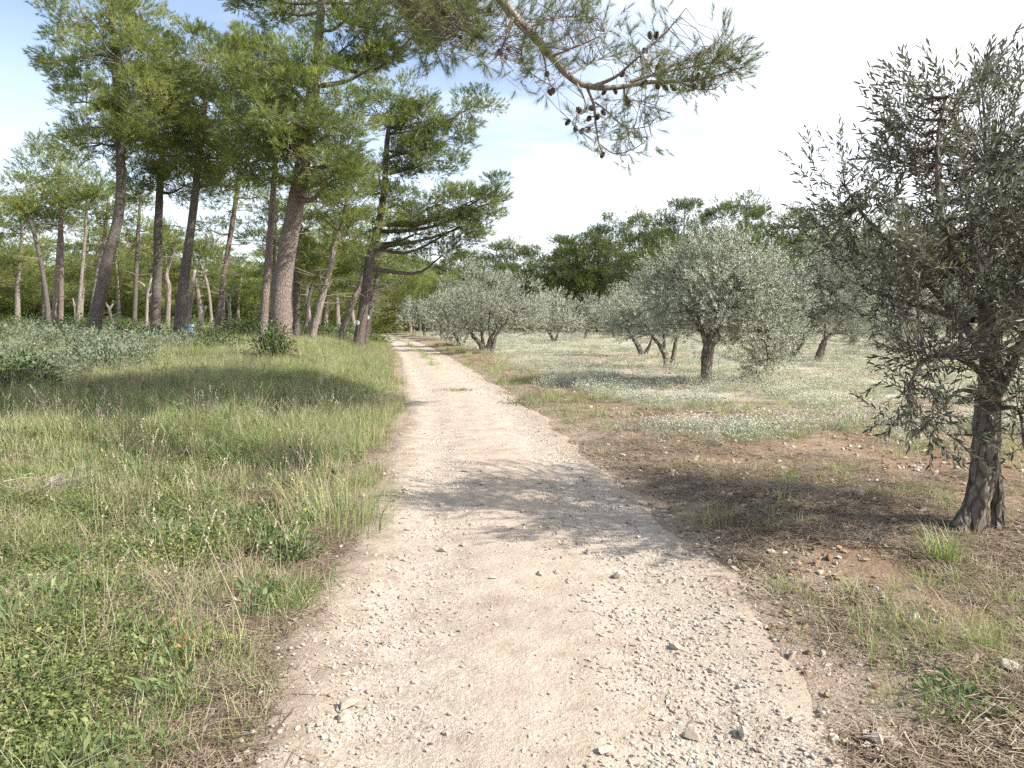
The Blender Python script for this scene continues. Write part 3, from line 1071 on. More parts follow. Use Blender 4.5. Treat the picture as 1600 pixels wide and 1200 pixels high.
for px, py, d in [(15, 300, 52), (-25, 285, 50), (62, 365, 58), (115, 345, 55), (150, 372, 60), (180, 362, 58), (205, 382, 64), (235, 368, 56), (256, 348, 60), (276, 390, 62), (310, 378, 56), (345, 385, 60), (368, 398, 64), (432, 388, 60), (452, 362, 56), (480, 352, 54), (505, 372, 60), (525, 352, 56), (552, 372, 60), (568, 384, 62), (570, 392, 72), (640, 398, 80), (-60, 320, 54), (655, 400, 86), (560, 400, 50), (690, 425, 66)]:
    p = W(px, py, d)
    gz_ = float(H(p[0], d))
    put(slender[k % 3], p[0], d, (p[2] - gz_) / 11, rng.uniform(.85, 1.15))
    k += 1
# second file of trees so that no bare horizon shows between trunks
for q in range(34):
    x_ = -75 + q * 2.9 + rng.uniform(-1, 1)
    d = rng.uniform(100, 112) if x_ > -40 else rng.uniform(78, 95)
    put(young[k % 4], x_, d, rng.uniform(.9, 1.25), rng.uniform(1.1, 1.5))
    k += 1
for q in range(14):
    x_ = 8 + q * 4.5 + rng.uniform(-1, 1)
    put(tall[k % 4], x_, rng.uniform(94, 104), rng.uniform(.85, 1.0), rng.uniform(.9, 1.2))
    k += 1

# ------------------------------------------------------------------ olive trees


def build_olive(name, base, stems, limbs, lobes, label, group=None, tmpl=SPRIG, pc=26, cr=.30, dens=1.0, sides=10):
    """stems, limbs: rows x,y,z,r in world; lobes (centre, radii)."""
    base = np.asarray(base, float)
    root = thing(name, base, label, "olive tree", group)
    allp = []
    for st in stems:
        s_ = smooth_line(st, 16)
        g = Geo()
        g.add(*tube(s_[:, :3], s_[:, 3], sides, .28, int(rng.integers(50)), per=6))
        link("trunk", g.mesh("trunk", M_OLIVE_BARK, True, base), root)
        allp.append(s_[10:, :3])
    for lm in limbs:
        s_ = smooth_line(lm, 12)
        g = Geo()
        g.add(*tube(s_[:, :3], s_[:, 3], 7, .2, int(rng.integers(50)), per=7))
        link("branch", g.mesh("branch", M_OLIVE_BARK, True, base), root)
        allp.append(s_[2:, :3])
    lp = np.vstack(allp)
    crown, twigs = Geo(), Geo()
    foliate(crown, twigs, lobes, tmpl, lp, pc, cr, flat=.8, dens=dens * 1.25, up=.35, shell=.6, tw=.009)
    link("crown", crown.mesh("crown", M_OLIVE, False, base), root)
    link("twigs", twigs.mesh("twigs", M_OLIVE_BARK, False, base), root, kind="stuff")
    return root


def px_line(pts, d):
    out = []
    for p in pts:
        dd_ = d + (p[3] if len(p) > 3 else 0)
        out.append([*W(p[0], p[1], dd_), p[2] * .5 * dd_ / F_PX])
    return np.array(out)


def olive_px(base_px, d, stems, limbs, lobes, label, **kw):
    p = W(*base_px, d)
    z = float(H(p[0], d))
    ss = []
    for st in stems:
        a_ = px_line(st, d)
        a_[0, 2] = z - .1
        ss.append(a_)
    return build_olive("olive_tree", (p[0], d, z), ss, [px_line(l, d) for l in limbs], px_lobes(lobes, d), label, **kw)


# the big one in the flowers
olive_px((1103, 617), 16.6, [[(1103, 620, 20), (1103, 595, 17), (1104, 570, 17), (1106, 545, 18), (1112, 530, 14)]],
         [[(1106, 545, 13), (1120, 525, 14), (1133, 505, 13), (1140, 485, 9, -.2), (1160, 450, 5, -.4)], [(1104, 545, 10), (1098, 520, 8), (1085, 505, 7, .3), (1065, 470, 4, .4)], [(1105, 540, 8), (1108, 500, 6, .3), (1105, 440, 4, .3)],
          [(1130, 510, 7), (1155, 500, 5, .5), (1185, 470, 3, .6)], [(1130, 510, 6), (1165, 505, 5, .3), (1192, 525, 4, .3), (1200, 560, 2, .3)], [(1106, 545, 7), (1110, 500, 5, 1.0), (1100, 460, 3, 1.5)], [(1106, 545, 7), (1120, 490, 5, -.9), (1140, 450, 3, -1.3)], [(1098, 520, 7), (1085, 470, 6, -.5), (1070, 440, 4, -.6)]],
         [(1100, 415, 60, 40), (1145, 420, 55, 36), (1060, 440, 50, 46), (1190, 440, 48, 46), (1110, 455, 70, 48, -.7), (1165, 470, 60, 50, -.7), (1205, 490, 40, 54), (1035, 475, 42, 44), (1075, 485, 46, 38, -.4), (1215, 540, 28, 40, .2), (1175, 520, 46, 38, .5), (1130, 395, 36, 22), (1180, 405, 34, 24), (1190, 565, 22, 22, .3), (1090, 450, 60, 44, 1.5), (1160, 450, 56, 44, 1.4), (1150, 455, 50, 40, -1.3)],
         "largest rounded olive among the white flowers, single straight trunk and reddish main bough", dens=1.25)
olive_px((1047, 588), 22.5, [[(1043, 590, 14), (1042, 570, 10), (1038, 552, 9), (1030, 538, 7)], [(1052, 590, 14), (1050, 570, 9), (1053, 552, 7), (1056, 535, 6)]],
         [[(1030, 538, 6), (1015, 520, 4), (1000, 490, 3)], [(1056, 535, 5), (1062, 505, 4), (1068, 470, 3)], [(1038, 548, 5), (1036, 510, 4), (1032, 470, 3)]],
         [(1030, 455, 40, 30), (1000, 490, 40, 34), (1050, 490, 40, 34), (985, 505, 28, 20), (1070, 465, 30, 30), (1030, 505, 34, 20)],
         "twin stemmed olive with pale split trunk, just behind the largest rounded olive", dens=1.1)
olive_px((1003, 566), 30, [[(1003, 568, 15), (1002, 555, 10), (998, 543, 8), (990, 530, 6)], [(1006, 568, 10), (1009, 552, 7), (1016, 538, 5)]],
         [[(990, 530, 5), (978, 510, 3), (970, 490, 2)], [(1016, 538, 4), (1022, 515, 3), (1020, 490, 2)]],
         [(975, 480, 34, 26), (1010, 470, 34, 26), (955, 500, 22, 20), (990, 500, 30, 20), (968, 520, 18, 12), (1030, 495, 22, 18)],
         "wide olive with forked dark trunk, behind the twin stemmed one in its file", dens=1.0)
olive_px((866, 546), 46, [[(865, 548, 9), (865, 536, 6), (863, 528, 5), (858, 520, 4)], [(866, 535, 5), (871, 524, 3), (876, 516, 2)]],
         [[(858, 520, 3), (852, 508, 2), (850, 495, 2)], [(876, 516, 2), (882, 500, 2), (880, 490, 1)]],
         [(865, 475, 26, 18), (850, 495, 20, 18), (885, 495, 22, 20), (868, 500, 24, 16), (895, 505, 14, 14)],
         "small olive with y shaped trunk standing alone in the flowers", tmpl=SPRIG_FAR, cr=.45, pc=18)
olive_px((914, 541), 54, [[(914, 542, 9), (914, 532, 7), (915, 524, 5), (916, 515, 4)]], [[(916, 515, 3), (908, 500, 2), (902, 490, 1)], [(916, 515, 3), (924, 500, 2), (928, 490, 1)]],
         [(913, 480, 22, 14), (898, 498, 18, 16), (930, 496, 18, 18), (914, 500, 22, 14)],
         "distant small olive with a stout brown trunk, beyond the y shaped one", tmpl=SPRIG_FAR, cr=.45, pc=18)
olive_px((756, 552), 36, [[(756, 555, 18), (755, 545, 11), (748, 534, 8), (738, 524, 6)], [(760, 553, 10), (764, 538, 8), (768, 525, 6)]],
         [[(738, 524, 6), (733, 512, 5), (728, 495, 3)], [(768, 525, 5), (785, 505, 4), (800, 480, 3)], [(755, 540, 6), (752, 500, 4), (752, 460, 3)]],
         [(752, 445, 34, 26), (725, 470, 36, 30), (780, 460, 40, 34), (815, 470, 34, 34), (745, 490, 40, 26), (795, 500, 40, 24), (720, 505, 26, 18), (835, 495, 20, 24)],
         "dark forked olive whose low bough elbows out towards the track", dens=1.0, cr=.36)
olive_px((769, 562), 32, [[(768, 564, 12), (769, 550, 8), (771, 538, 7), (774, 526, 5)]], [[(774, 526, 4), (785, 510, 3), (800, 490, 2)], [(771, 535, 4), (764, 515, 3), (765, 490, 2)]],
         [(780, 475, 30, 24), (805, 490, 28, 22), (770, 500, 26, 18), (800, 455, 24, 20), (830, 480, 18, 20)],
         "pale thin trunked olive nearest the track, in front of the dark forked olive")
olive_px((720, 551), 42, [[(721, 553, 8), (719, 540, 6), (714, 528, 5), (708, 515, 4)], [(721, 545, 5), (728, 530, 4), (732, 515, 3)]], [[(708, 515, 3), (700, 500, 2), (695, 485, 2)], [(732, 515, 3), (735, 500, 2), (730, 480, 2)]],
         [(710, 465, 28, 22), (695, 485, 22, 22), (725, 485, 26, 22), (705, 508, 24, 14), (735, 505, 20, 14), (715, 520, 22, 12)],
         "bushy low olive on the track side of the dark forked olive", tmpl=SPRIG_FAR, cr=.42, pc=20)

# olives to the right, behind the near one
olive_px((1236, 572), 27, [[(1234, 575, 18), (1236, 560, 14), (1244, 545, 12), (1256, 530, 9)]], [[(1256, 530, 7), (1265, 500, 5), (1280, 460, 3)], [(1244, 545, 7), (1235, 510, 4), (1240, 480, 3)]],
         [(1260, 440, 44, 34), (1235, 470, 34, 34), (1290, 430, 44, 44), (1270, 490, 46, 34), (1310, 470, 40, 40), (1300, 390, 40, 30)],
         "shaded olive with a thick slanting trunk between the largest rounded olive and the near one", dens=1.1)
olive_px((1278, 577), 26, [[(1278, 579, 15), (1279, 560, 12), (1284, 545, 11), (1290, 530, 8)]], [[(1290, 530, 6), (1310, 510, 4), (1330, 480, 3)], [(1290, 530, 6), (1292, 500, 4), (1300, 460, 3)]],
         [(1330, 470, 46, 36), (1300, 500, 36, 26), (1350, 500, 34, 30), (1330, 430, 40, 34)],
         "shaded olive with an upright dark trunk beside the slanting trunked one")
olive_px((1381, 567), 31, [[(1382, 569, 12), (1380, 556, 9), (1374, 545, 7), (1370, 536, 6)]], [[(1370, 536, 5), (1362, 520, 3), (1355, 500, 2)], [(1376, 548, 4), (1390, 525, 3), (1400, 500, 2)]],
         [(1380, 490, 40, 30), (1350, 510, 28, 24), (1410, 505, 34, 28), (1390, 525, 30, 16), (1380, 460, 34, 22)],
         "olive with a crooked short trunk seen under the near olive's hanging boughs", dens=.9)

# copied olives filling the rows behind
G_OL = "olives in the back rows of the grove"
L_OL = "grey green olive in the back rows of the grove"
ol_protos = []
for q in range(3):
    lobes = [((math.cos(f) * 1.15, math.sin(f) * 1.15, 2.1 + .35 * math.sin(f * 2 + q)), (.95, .95, .75)) for f in np.linspace(0, 6.28, 6)[:-1] + q]
    lobes += [((0, 0, 3.0), (1.1, 1.1, .7)), ((.3, .2, 2.3), (1.0, 1.0, .8))]
    ol_protos.append(build_olive("olive_tree", (0, 0, 0), [[[0, 0, -.1, .2], [.03, 0, .4, .14], [.1 * (q - 1), 0, .9, .12], [.15 * (q - 1), .1, 1.4, .09]]],
                                 [[[.1 * (q - 1), 0, .9, .09], [.5, .2, 1.5, .06], [.9, .4, 2.2, .03]], [[.1 * (q - 1), 0, 1.0, .08], [-.5, -.2, 1.6, .05], [-.9, -.3, 2.3, .03]], [[.1 * (q - 1), 0, 1.2, .06], [0, -.3, 1.9, .04], [.1, -.4, 2.8, .02]]],
                                 lobes, L_OL, G_OL, SPRIG_FAR, 22, .5, .95, 8))
k = 0
for px, py, d, h in [(690, 524, 60, 3.4), (664, 522, 66, 3.3), (646, 519, 74, 3.4), (700, 530, 54, 3.0), (620, 516, 82, 3.6), (960, 530, 60, 3.4), (1075, 536, 56, 3.4), (1150, 548, 46, 3.4), (1200, 540, 50, 3.3), (1330, 548, 44, 3.6), (1440, 552, 42, 3.5), (1500, 560, 36, 3.6), (1560, 570, 30, 3.5), (1620, 566, 33, 3.5), (1480, 540, 54, 3.5), (1550, 545, 50, 3.6), (1290, 538, 56, 3.5), (1400, 538, 60, 3.5),
                     (820, 530, 66, 3.2), (985, 522, 74, 3.4), (1120, 525, 70, 3.4), (1600, 535, 62, 3.5), (1250, 526, 70, 3.5), (760, 522, 76, 3.3), (1680, 580, 28, 3.4), (875, 522, 78, 3.2), (1340, 525, 74, 3.4)]:
    p = W(px, py, d)
    put(ol_protos[k % 3], p[0], d, h / 3.5, h / 3.5 * rng.uniform(.85, 1.05), '%s small olive along the far track, counting on from the bushy low olive' % ORD[[3, 0, 1, 2][(k + 1) % 4]] if 0 < k < 3 else None)
    k += 1

# ------------------------------------------------------------------ near olive
D1 = 5.05
nb_ = W(1528, 866, D1)
n_z = float(H(nb_[0], D1))
near_olive = thing("olive_tree", (nb_[0], D1, n_z), "near olive with gnarled double trunk and leaves standing out one by one", "olive tree")
nbase = np.array([nb_[0], D1, n_z])
stems = [[(1514, 880, 60), (1514, 855, 48), (1519, 820, 43), (1530, 770, 43), (1538, 720, 48), (1541, 660, 42), (1545, 600, 38), (1546, 540, 34), (1541, 480, 28), (1530, 420, 22), (1520, 360, 15, .1), (1512, 300, 9, .15), (1505, 235, 4, .2)],
         [(1562, 874, 30, .04), (1559, 840, 19, .04), (1559, 800, 22, .06), (1555, 760, 24, .08), (1549, 720, 28, .06), (1548, 680, 26, .03)],
         [(1500, 868, 30, -.06), (1496, 842, 36, -.05), (1503, 816, 30, -.03), (1520, 780, 20, 0)]]
for kk, st in enumerate(stems):
    a_ = px_line(st, D1)
    if kk < 3:
        a_[0, 2] = n_z - .05
    a_ = smooth_line(a_, 40)
    g = Geo()
    g.add(*tube(a_[:, :3], a_[:, 3] * .84, 20, .46, 4 + kk * 7, per=9))
    link("trunk", g.mesh("trunk", M_OLIVE_BARK, True, nbase), near_olive)
limbs = [[(1543, 640, 20), (1575, 580, 17, -.2), (1610, 500, 12, -.4), (1640, 400, 7, -.5)], [(1545, 560, 18), (1500, 500, 14, .3), (1440, 430, 10, .5), (1360, 350, 6, .5), (1320, 290, 4, .5)],
         [(1541, 480, 16), (1500, 420, 11, -.3), (1470, 330, 8, -.4), (1465, 220, 5, -.4), (1480, 150, 3, -.4)], [(1530, 420, 12), (1550, 340, 8, .2), (1545, 260, 5, .2)],
         [(1545, 590, 14), (1500, 560, 9, -.3), (1450, 560, 6, -.5), (1420, 600, 4, -.6)], [(1520, 500, 12, .2), (1440, 480, 8, .6), (1350, 450, 5, .8)], [(1546, 560, 14, 0), (1600, 540, 10, .4), (1680, 500, 6, .6)],
         [(1545, 620, 10), (1500, 610, 6, -.2), (1470, 640, 4, -.4), (1440, 670, 3, -.4)], [(1548, 640, 10), (1590, 640, 6, -.3), (1600, 690, 4, -.4)]]
nlp = []
for lm in limbs:
    a_ = smooth_line(px_line(lm, D1), 16)
    g = Geo()
    g.add(*tube(a_[:, :3], a_[:, 3], 8, .2, int(rng.integers(40)), per=9))
    link("branch", g.mesh("branch", M_OLIVE_BARK, True, nbase), near_olive)
    nlp.append(a_[4:, :3])
nlp = np.vstack(nlp)
near_lobes = [(1318, 290, 44, 46, .5), (1348, 345, 38, 36, .5), (1310, 360, 30, 36, .6), (1395, 420, 48, 46, .5), (1340, 420, 30, 34, .7), (1405, 480, 38, 30, .6),
              (1470, 190, 56, 60, -.4), (1500, 150, 44, 34, -.4), (1535, 200, 40, 50, .2), (1500, 270, 66, 50, -.2), (1440, 300, 50, 50, -.3), (1545, 300, 50, 50, .2), (1450, 380, 66, 46, -.3), (1520, 390, 66, 44, -.4), (1590, 370, 60, 60, -.4), (1630, 300, 50, 50, -.4), (1450, 460, 66, 40, -.3), (1530, 470, 60, 44, -.5), (1600, 460, 60, 46, -.4), (1440, 540, 46, 40, -.5), (1490, 550, 46, 34, -.4), (1595, 550, 46, 46, -.3),
              (1425, 620, 26, 30, -.6), (1450, 660, 40, 28, -.4), (1475, 610, 30, 30, -.3), (1590, 620, 36, 40, -.4), (1605, 690, 26, 36, -.4), (1680, 350, 80, 90, .2), (1690, 480, 70, 70, .4), (1620, 420, 60, 60, .5), (1560, 430, 50, 50, .6), (1420, 250, 24, 26, -.2), (1575, 240, 26, 34, -.3), (1425, 170, 30, 34, -.3), (1440, 235, 44, 44, -.2), (1560, 150, 30, 36, .1), (1610, 500, 40, 56, -1.0), (1650, 380, 60, 70, -1.0), (1700, 430, 70, 80, -.7), (1420, 410, 40, 46, -.8), (1570, 330, 50, 50, -.7), (1760, 420, 80, 90, -.2), (1760, 560, 70, 80, -.2)]
near_extra = [(4.3, 4.6, 2.6), (4.6, 5.3, 2.4), (3.9, 5.9, 2.6), (4.4, 5.6, 1.7), (3.6, 5.9, 3.0), (4.0, 4.4, 1.9), (3.5, 5.6, 2.0), (4.9, 4.8, 2.1)]
sp_pos, sp_dir, sp_len = [], [], []
twigs = Geo()
for c, r in px_lobes(near_lobes, D1) + [(np.array(c_), (.55, .55, .5)) for c_ in near_extra]:
    r = np.array(r)
    n = int(11 + 165 * (r[0] * r[2]) ** .75)
    q = in_ball(n)
    rr = np.linalg.norm(q, axis=1, keepdims=True)
    pos = c + q / rr * rr ** .7 * r
    for kk in range(n):
        a0 = nlp[np.argmin(np.linalg.norm(nlp - pos[kk], axis=1))]
        out_ = pos[kk] - a0
        dr = nrm(nrm(out_) * .8 + np.array([0, 0, .65 if c[2] > 1.7 else -.1]) + rng.normal(size=3) * .35)
        L = rng.uniform(.20, .36)
        sp_pos.append(pos[kk])
        sp_dir.append(dr)
        sp_len.append(L)
        twigs.add(*tube([a0, (a0 + pos[kk]) / 2 - np.array([0, 0, .03]), pos[kk], pos[kk] + dr * L], [.004, .003, .002, .0009], 3, cap=False))
lp_, ld_, ls_, ll_ = [], [], [], []
for P_, D_, L_ in zip(sp_pos, sp_dir, sp_len):
    a_, b_, d_ = frames(D_[None])
    n = int(L_ / .0165)
    for kk in range(n):
        u = .08 + .92 * kk / (n - 1)
        f = (kk % 2) * np.pi + (kk // 2) * 1.57 + rng.normal() * .35
        an = math.radians(rng.uniform(28, 62)) * (1.25 - .7 * u)
        lat_ = a_[0] * math.cos(f) + b_[0] * math.sin(f)
        d = d_[0] * math.cos(an) + lat_ * math.sin(an)
        s = nrm(np.cross(d, d_[0]) + rng.normal(size=3) * .45)
        s = nrm(s - d * np.dot(s, d))
        if np.cross(s, d)[2] < 0:
            s = -s
        lp_.append(P_ + D_ * L_ * u)
        ld_.append(d)
        ls_.append(s)
        ll_.append(rng.uniform(.046, .074))
lp_, ld_, ls_, ll_ = map(np.array, (lp_, ld_, ls_, ll_))
lu_ = np.cross(ls_, ld_)
# leaf template in (s, d, u): lanceolate, folded along the midrib
lt = np.array([[0, 0, 0], [-.095, .3, .012], [-.1, .6, .0], [0, 1, -.05], [.1, .6, .0], [.095, .3, .012], [0, .45, -.022]])
ltt = np.array([[0, 1, 6], [1, 2, 6], [2, 3, 6], [3, 4, 6], [4, 5, 6], [5, 0, 6]])[:, ::-1]
depth_ = np.hypot(lp_[:, 1], 0)
inview = (np.abs(lp_[:, 0] / lp_[:, 1]) < .71) & (lp_[:, 2] < 4.0)
order = np.argsort(np.where(inview, depth_ - ll_ * 3, 99))[:300]
near_set = np.zeros(len(lp_), bool)
near_set[order] = True
far_i = ~near_set
B = np.stack([ls_, ld_, lu_], 2)
Vl = np.einsum('nij,kj->nki', B, lt) * ll_[:, None, None] + lp_[:, None, :]
Tl = ltt[None] + (np.arange(far_i.sum()) * 7)[:, None, None]
tn = np.clip(rng.normal(.45, .22, len(lp_)), 0, 1)
me = mesh_of("leaves", Vl[far_i].reshape(-1, 3) - nbase, Tl.reshape(-1, 3), M_OLIVE_SHADED, tint=np.repeat(tn[far_i], 7))
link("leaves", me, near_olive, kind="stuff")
leaf_me = [mesh_of("leaf", lt, ltt, M_OLIVE_SHADED, tint=np.full(7, t)) for t in (.2, .45, .75)]
for q in order:
    o = bpy.data.objects.new("leaf", leaf_me[q % 3])
    COL.objects.link(o)
    o.parent = near_olive
    mtx = np.eye(4)
    mtx[:3, :3] = B[q] * ll_[q]
    mtx[:3, 3] = lp_[q] - nbase
    o.matrix_local = Matrix(mtx.tolist())
link("twigs", twigs.mesh("twigs", M_OLIVE_BARK, False, nbase), near_olive, kind="stuff")

# ------------------------------------------------------------------ overhanging pine (trunk stands beyond the frame, its bough enters from above)
ob = np.array([-5.2, 4.6, float(H(-5.2, 4.6))])
over = thing("overhanging_pine", ob, "pine whose cone laden bough reaches across the sky over the track", "pine tree")
ot = np.array([[-5.2, 4.6, -.2, .32], [-5.0, 4.7, 2, .27], [-4.5, 5.0, 4.5, .24], [-3.6, 5.6, 7.0, .2], [-2.2, 6.2, 8.4, .15], [.2, 7.2, 8.9, .11], [3.0, 8.3, 9.2, .06]])
ot[:, 2] += ob[2]
otr = smooth_line(ot, 30)
g = Geo()
g.add(*tube(otr[:, :3], otr[:, 3], 14, .1, 8, per=5))
link("trunk", g.mesh("trunk", M_PINE_BARK, True, ob), over)
DB = 6.0
bough = np.vstack([[[-3.9, 5.4, 6.4 + ob[2], .09], [-2.4, 5.8, 6.3, .075], [-1.0, 6.0, 5.5, .062]],
                   px_line([(778, -10, 20), (803, 25, 18), (838, 60, 17), (862, 88, 15), (888, 118, 13), (908, 131, 12), (940, 137, 11), (975, 135, 9), (1010, 129, 8), (1060, 127, 6), (1105, 122, 4), (1140, 112, 3)], DB)])
off = [[(985, 128, 8), (1015, 118, 6), (1060, 108, 5), (1110, 98, 4), (1150, 92, 3), (1168, 85, 2)],
       [(925, 136, 9, 0), (962, 120, 6, -.1), (985, 100, 5, -.15), (1005, 82, 3.5, -.2), (1022, 60, 2.5, -.2)],
       [(1030, 60, 3, -.2), (1050, 40, 2, -.25), (1072, 12, 1.5, -.3)], [(1005, 82, 3, -.2), (1030, 62, 2.5, -.2), (1045, 48, 2, -.2)],
       [(918, 138, 6, .05), (928, 165, 5, .1), (931, 195, 4, .1), (936, 225, 3, .1), (943, 243, 2, .1)],
       [(936, 225, 3, .1), (960, 240, 2, .15), (985, 235, 2, .2), (1008, 222, 1.5, .2)], [(930, 160, 4, 0), (950, 175, 3, -.1), (980, 200, 2, -.1), (1015, 197, 1.5, -.1)],
       [(838, 60, 7), (850, 90, 4, .2), (855, 118, 3, .2), (866, 145, 2, .2)], [(803, 25, 8), (790, 60, 4, -.2), (780, 85, 3, -.2)], [(820, 42, 7), (860, 30, 4, .3), (900, 25, 3, .4), (940, 30, 2, .5)],
       [(862, 88, 6), (895, 75, 4, -.2), (930, 60, 3, -.3), (945, 50, 2, -.3)], [(825, 45, 6), (815, 80, 4, .2), (825, 110, 2.5, .3), (870, 140, 1.5, .3)], [(975, 135, 5), (978, 155, 3, .1), (1000, 158, 2, .2), (1025, 165, 1.5, .2)],
       [(1060, 108, 4), (1090, 85, 3, .1), (1120, 65, 2, .2), (1130, 50, 1.5, .2)], [(900, 128, 5), (915, 165, 3, -.2), (895, 190, 2.5, -.25), (905, 204, 2, -.25)], [(1060, 127, 4), (1085, 138, 3, 0), (1115, 140, 2, 0)],
       [(888, 118, 5, 0), (930, 95, 4, .3), (965, 85, 3, .5), (990, 75, 2, .6)]]
bl = [smooth_line(bough, 50)] + [smooth_line(px_line(o_, DB), 14) for o_ in off]
for kk, b_ in enumerate(bl):
    g = Geo()
    g.add(*tube(b_[:, :3], np.maximum(b_[:, 3] * .8, .003), 9 if kk == 0 else 6, .12, kk, per=12))
    link("branch", g.mesh("branch", M_TWIG if kk else M_PALE_BARK, True, ob), over)
# second bough nearer the trunk, feeding the dark mass at the top edge
b2 = np.vstack([[[-4.3, 5.1, 5.6 + ob[2], .07], [-3.0, 6.2, 6.3, .06]], px_line([(560, -60, 12, 1.6), (640, -20, 10, 1.6), (700, 20, 7, 1.4), (740, 60, 4, 1.2)], DB)])
b2 = smooth_line(b2, 24)
g = Geo()
g.add(*tube(b2[:, :3], b2[:, 3], 7, .1, 3))
link("branch", g.mesh("branch", M_TWIG, True, ob), over)
crown, twigs = Geo(), Geo()
allb = np.vstack([b_[3:, :3] for b_ in bl] + [b2[8:, :3]])
nlobe = [(1110, 108, 62, 26, 90), (1140, 95, 32, 22, 40), (1040, 118, 60, 24, 60), (1000, 100, 46, 30, 34), (960, 80, 50, 36, 22), (900, 60, 48, 46, 42), (925, 35, 34, 30, 26), (850, 60, 50, 44, 46), (800, 40, 50, 50, 80), (780, 85, 36, 34, 30), (830, 110, 46, 36, 22), (870, 120, 44, 30, 18), (930, 190, 44, 34, 34), (985, 200, 40, 28, 34), (1000, 160, 44, 18, 24), (955, 235, 40, 18, 20), (1040, 45, 28, 34, 14), (1120, 65, 22, 20, 12), (1065, 135, 52, 18, 46), (880, 10, 50, 30, 34), (1020, 225, 14, 10, 4)]
for lx, ly, rx, ry, n in nlobe:
    q = in_ball(n) * np.array([rx, 0, ry])
    pos = np.array([W(lx + q[k_, 0], ly + q[k_, 2], DB + rng.normal(0, .28)) for k_ in range(n)])
    for p in pos:
        a0 = allb[np.argmin(np.linalg.norm(allb - p, axis=1))]
        twigs.add(*tube([a0, (a0 + p) / 2 + rng.normal(size=3) * .03, p], [.0035, .0026, .0018], 3, cap=False))
        L = p - a0
        d = nrm(nrm(L) + np.array([.35, 0, .3]) + rng.normal(size=3) * .3)
        scatter_shoots(crown, SHOOT_NEAR, p[None], d[None], rng.uniform(.8, 1.25, 1), 0, np.clip(rng.normal(.45, .2, 1), 0, 1))
for lx, ly, rx, ry, n, dz in [(650, 10, 60, 46, 120, 1.8), (700, 30, 55, 50, 130, 1.6), (735, 15, 40, 40, 90, 1.0), (690, 75, 40, 24, 50, 1.6), (600, -20, 60, 40, 90, 2.2), (745, 70, 24, 26, 24, .8)]:
    q = in_ball(n)
    for k_ in range(n):
        p = W(lx + q[k_, 0] * rx, ly + q[k_, 2] * ry, DB + dz + q[k_, 1] * .7)
        a0 = b2[8 + np.argmin(np.linalg.norm(b2[8:, :3] - p, axis=1)), :3]
        twigs.add(*tube([a0, (a0 + p) / 2 + rng.normal(size=3) * .05, p], [.005, .004, .002], 3, cap=False))
        d = nrm(nrm(p - a0) + np.array([.2, 0, .4]) + rng.normal(size=3) * .3)
        scatter_shoots(crown, SHOOT_NEAR, p[None], d[None], rng.uniform(1.1, 1.6, 1), 0, np.clip(rng.normal(.45, .2, 1), 0, 1))
# rest of its crown, unseen above the frame, shaped to shade the left grass
foliate(crown, twigs, [((-2.4, 6.0, 8.6), (1.5, 1.3, .8)), ((-.5, 6.2, 8.4), (1.4, 1.4, .8)), ((1.2, 6.8, 8.5), (1.4, 1.4, .8)), ((2.8, 7.5, 8.6), (1.4, 1.4, .8)), ((4.4, 8.2, 8.7), (1.4, 1.4, .8)), ((6.0, 9.0, 8.8), (1.4, 1.3, .8)), ((-3.8, 5.2, 8.0), (1.2, 1.2, .7))], SHOOT_FAR, otr[15:, :3], 60, .55, dens=2.0)
link("crown", crown.mesh("crown", M_NEEDLE_N, False, ob), over)
link("twigs", twigs.mesh("twigs", M_TWIG, False, ob), over, kind="stuff")

m_, t_, o_ = material("pine_cone")
finish(t_, o_, mixc(t_, attr(t_, "tint"), (.055, .032, .028), (.16, .10, .075)), .7)
M_CONE = m_


def cone_mesh():
    V, T, I = [], [], []
    n = 46
    for k_ in range(n):
        u = k_ / (n - 1)
        f = k_ * 2.399
        rr = .021 * math.sin(math.pi * (.12 + .80 * u)) ** .8
        z = -.062 * (1 - u)
        c, s = math.cos(f), math.sin(f)
        ctr = np.array([c * rr * .35, s * rr * .35, z - .004])
        tip = np.array([c * rr * 1.15, s * rr * 1.15, z + .004])
        sd_ = np.array([-s, c, 0]) * .0085
        i0 = len(V)
        V += [ctr - sd_ * .5, ctr + sd_ * .5, tip + sd_, tip + np.array([0, 0, .006]), tip - sd_]
        T += [(i0, i0 + 1, i0 + 2), (i0, i0 + 2, i0 + 3), (i0, i0 + 3, i0 + 4)]
        I += [.1, .1, .9, .8, .9]
    g_ = Geo()
    g_.add(V, T, 0, np.array(I))
    g_.add(*tube([[0, 0, -.058], [0, 0, -.03], [0, 0, .0]], [.006, .011, .005], 6), 0, .1)
    return g_.mesh("pine_cone", M_CONE)


cone_me = cone_mesh()
for cx_, cy_ in [(765, 18), (756, 47), (779, 83), (789, 88), (792, 80), (817, 97), (855, 118), (857, 145), (865, 144), (1015, 55), (1027, 55), (1005, 81), (1029, 105), (1092, 119), (1010, 131), (1002, 134), (1025, 136), (1036, 139), (1048, 139), (960, 143), (946, 145), (975, 118), (977, 155), (980, 160), (922, 172), (902, 173), (890, 192), (900, 203), (911, 206), (921, 204), (922, 187), (935, 184), (940, 177), (943, 243), (1150, 95), (1085, 137), (1100, 132)]:
    p = W(cx_, cy_, DB + rng.uniform(-.08, .08))
    o = bpy.data.objects.new("pine_cone", cone_me)
    COL.objects.link(o)
    o.parent = over
    o.location = p - ob + np.array([0, 0, .025])
    o.rotation_euler = (rng.uniform(-.9, .9), rng.uniform(-.9, .9), rng.uniform(0, 6))
    s_ = rng.uniform(.75, 1.0)
    o.scale = (s_, s_, s_)
